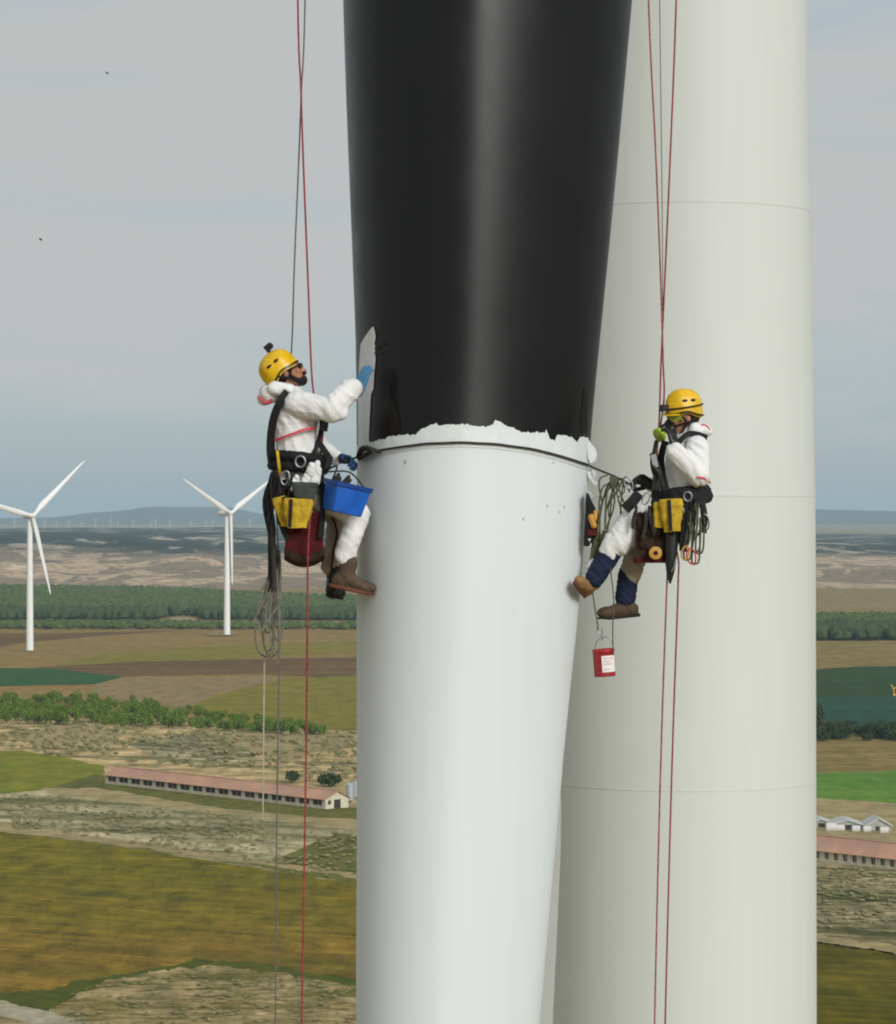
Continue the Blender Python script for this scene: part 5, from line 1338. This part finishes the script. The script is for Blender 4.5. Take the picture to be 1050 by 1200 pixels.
# paint tin on its cords
tc_ = A(708, 777, -.05); tin = empty('paint_tin', tc_, 'small red paint tin with a white label hanging on cords', 'paint tin')
def disc(z, rad, tilt=R(-4)):
    return [tc_ + Matrix.Rotation(tilt, 3, 'Y') @ Vector((math.cos(a) * rad, math.sin(a) * rad, z)) for a in [2 * math.pi * k / 28 for k in range(28)]]
q = MB(); q.loft([disc(-.088, .066), disc(-.086, .07), disc(.080, .070), disc(.088, .073), disc(.092, .073), disc(.092, .066), disc(.082, .066)]); q.build('can', M_red, tin)
q = MB(); q.loft([disc(.076, .0715), disc(.078, .0745), disc(.090, .0745), disc(.093, .071)], caps=False); q.build('rim', M_redcar, tin)
q = MB(); rings = []
for z in (-.058, .05): rings.append([tc_ + Matrix.Rotation(R(-4), 3, 'Y') @ Vector((math.cos(a) * .0712, math.sin(a) * .0712, z)) for a in [R(-105 + 88 * k / 10) for k in range(11)]])
q.loft(rings, closed=False); lb = q.build('label', M_label, tin)
q = MB()
for k, (z, a0, a1) in enumerate(((.032, -95, -40), (.012, -95, -55), (-.005, -95, -48), (-.04, -95, -62))):
    rings = [[tc_ + Matrix.Rotation(R(-4), 3, 'Y') @ Vector((math.cos(a) * .0718, math.sin(a) * .0718, z + dz)) for a in [R(a0 + (a1 - a0) * j / 6) for j in range(7)]] for dz in (-.003, .003)]
    q.loft(rings, closed=False)
M_ink = mat('faded_pink_print', S(200, 150, 150), .7); q.build('print_lines', M_ink, lb)
q = MB(); q.tube([A(696.5, 764, -.05), A(699, 752, -.05), A(708, 746, -.05), A(717, 750, -.05), A(718.5, 761, -.05)], .004, 6, smooth=5); q.build('bail', M_steel, tin)
rope([(718.5, 764, -.05), (718, 745, -.08), (718.5, 722, -.1), (719, 700, -.1), (716, 672, -.1), (712, 640, -.08)], .004, M_olive, 'thin cord carrying the paint tin past the brown boot', 21.30)
rope([(694, 690, -.04), (697, 712, -.05), (700, 730, -.05), (701, 738, -.05)], .0045, M_olive, 'thin cord ending in a hook above the paint tin', 21.30)
q = MB(); q.tube([A(700, 735, -.05), A(700, 741, -.05), A(704, 744, -.05), A(706, 740, -.05), A(705, 736, -.05)], .005, 6, smooth=4); q.tube([A(702, 741, -.05), A(706, 746, -.05), A(705, 750, -.05), A(701.5, 748, -.05)], .004, 6, smooth=4)
tag(q.build('hook', M_steel, loc=A(702, 742)), 'small steel hook hanging between brown boot and paint tin', 'hook')

q = MB()
for k in range(14):
    x0 = rq.uniform(776, 822); y0 = rq.uniform(584, 596); dy = -.235 - rq.uniform(0, .05); xe = x0 + rq.uniform(-7, 7); L_ = rq.uniform(24, 62)
    q.tube([A(x0, y0, dy), A(x0 + rq.uniform(-3, 3), y0 + L_ * .35, dy - .01), A(xe, y0 + L_, dy)], rq.uniform(.005, .012), 6, smooth=4)
tag(q.build('gear_sling', M_black, loc=A(800, 610)), 'black strap tails hanging all round the right climber belt', 'slings')
carabiner(A(797, 600, -.29), .3, M_steel, 'steel carabiner right of the yellow pouch on the right climber', .045)
carabiner(A(757, 584, -.26), -.4, M_steel, 'steel carabiner under the black glove', .04)
Y0 = 21.12
q = MB()
for k in range(13):
    x0 = rq.uniform(318, 346); y0 = rq.uniform(550, 562); dy = -.20 - rq.uniform(0, .05); xe = x0 + rq.uniform(-8, 6); L_ = rq.uniform(24, 66)
    q.tube([A(x0, y0, dy), A(x0 + rq.uniform(-3, 3), y0 + L_ * .35, dy - .01), A(xe, y0 + L_, dy)], rq.uniform(.005, .013), 6, smooth=4)
tag(q.build('gear_sling', M_black, loc=A(330, 570)), 'black strap tails hanging from the left climber belt over his hip', 'slings')
carabiner(A(368, 556, -.27), .2, M_steel, 'steel carabiner on the belt in front of the left climber', .045)
carabiner(A(334, 560, -.26), -.2, M_steel, 'steel carabiner behind the belt ring of the left climber', .045)

# birds
for px, py, Y, lb in ((126, 86, 260, 'tiny dark bird high at the upper left'), (48, 281, 240, 'tiny dark bird lower at the left')):
    c = P(px, py, Y); q = MB(); q.ell(c, (.11, .05, .05))
    SB = .7
    bd = empty('bird', c, lb, 'bird', 'birds'); q.build('body', M_darkrope, bd)
    for sg in (-1, 1):
        q = MB(); q.add([c + Vector((.06, 0, .03)), c + Vector((-.05, 0, .03)), c + Vector((-.10, sg * .25, .10)), c + Vector((-.12, sg * .34, .04)), c + Vector((-.02, sg * .25, .11)),
                         c + Vector((.06, 0, .015)), c + Vector((-.05, 0, .015)), c + Vector((-.10, sg * .25, .085)), c + Vector((-.12, sg * .34, .03)), c + Vector((-.02, sg * .25, .095))],
                        [(0, 1, 2, 3, 4), (9, 8, 7, 6, 5), (0, 5, 6, 1), (1, 6, 7, 2), (2, 7, 8, 3), (3, 8, 9, 4), (4, 9, 5, 0)]); q.build('wing', M_darkrope, bd, smooth=False)

# ------------------------------------------------------------------ haze
q = MB(); q.box((0, 11500, 94), (28000, 29000, 190))
hzo = q.build('haze', bpy.data.materials.new('air_haze'), smooth=False); tag(hzo, 'pale air haze over the plain', kind='stuff')
m = hzo.data.materials[0]; m.use_nodes = True; m.node_tree.nodes.clear()
ov = m.node_tree.nodes.new('ShaderNodeOutputMaterial'); pv = m.node_tree.nodes.new('ShaderNodeVolumePrincipled')
pv.inputs['Color'].default_value = (.60, .82, 1.0, 1); pv.inputs['Density'].default_value = 5.0e-5; pv.inputs['Anisotropy'].default_value = 0
m.node_tree.links.new(pv.outputs[0], ov.inputs['Volume'])
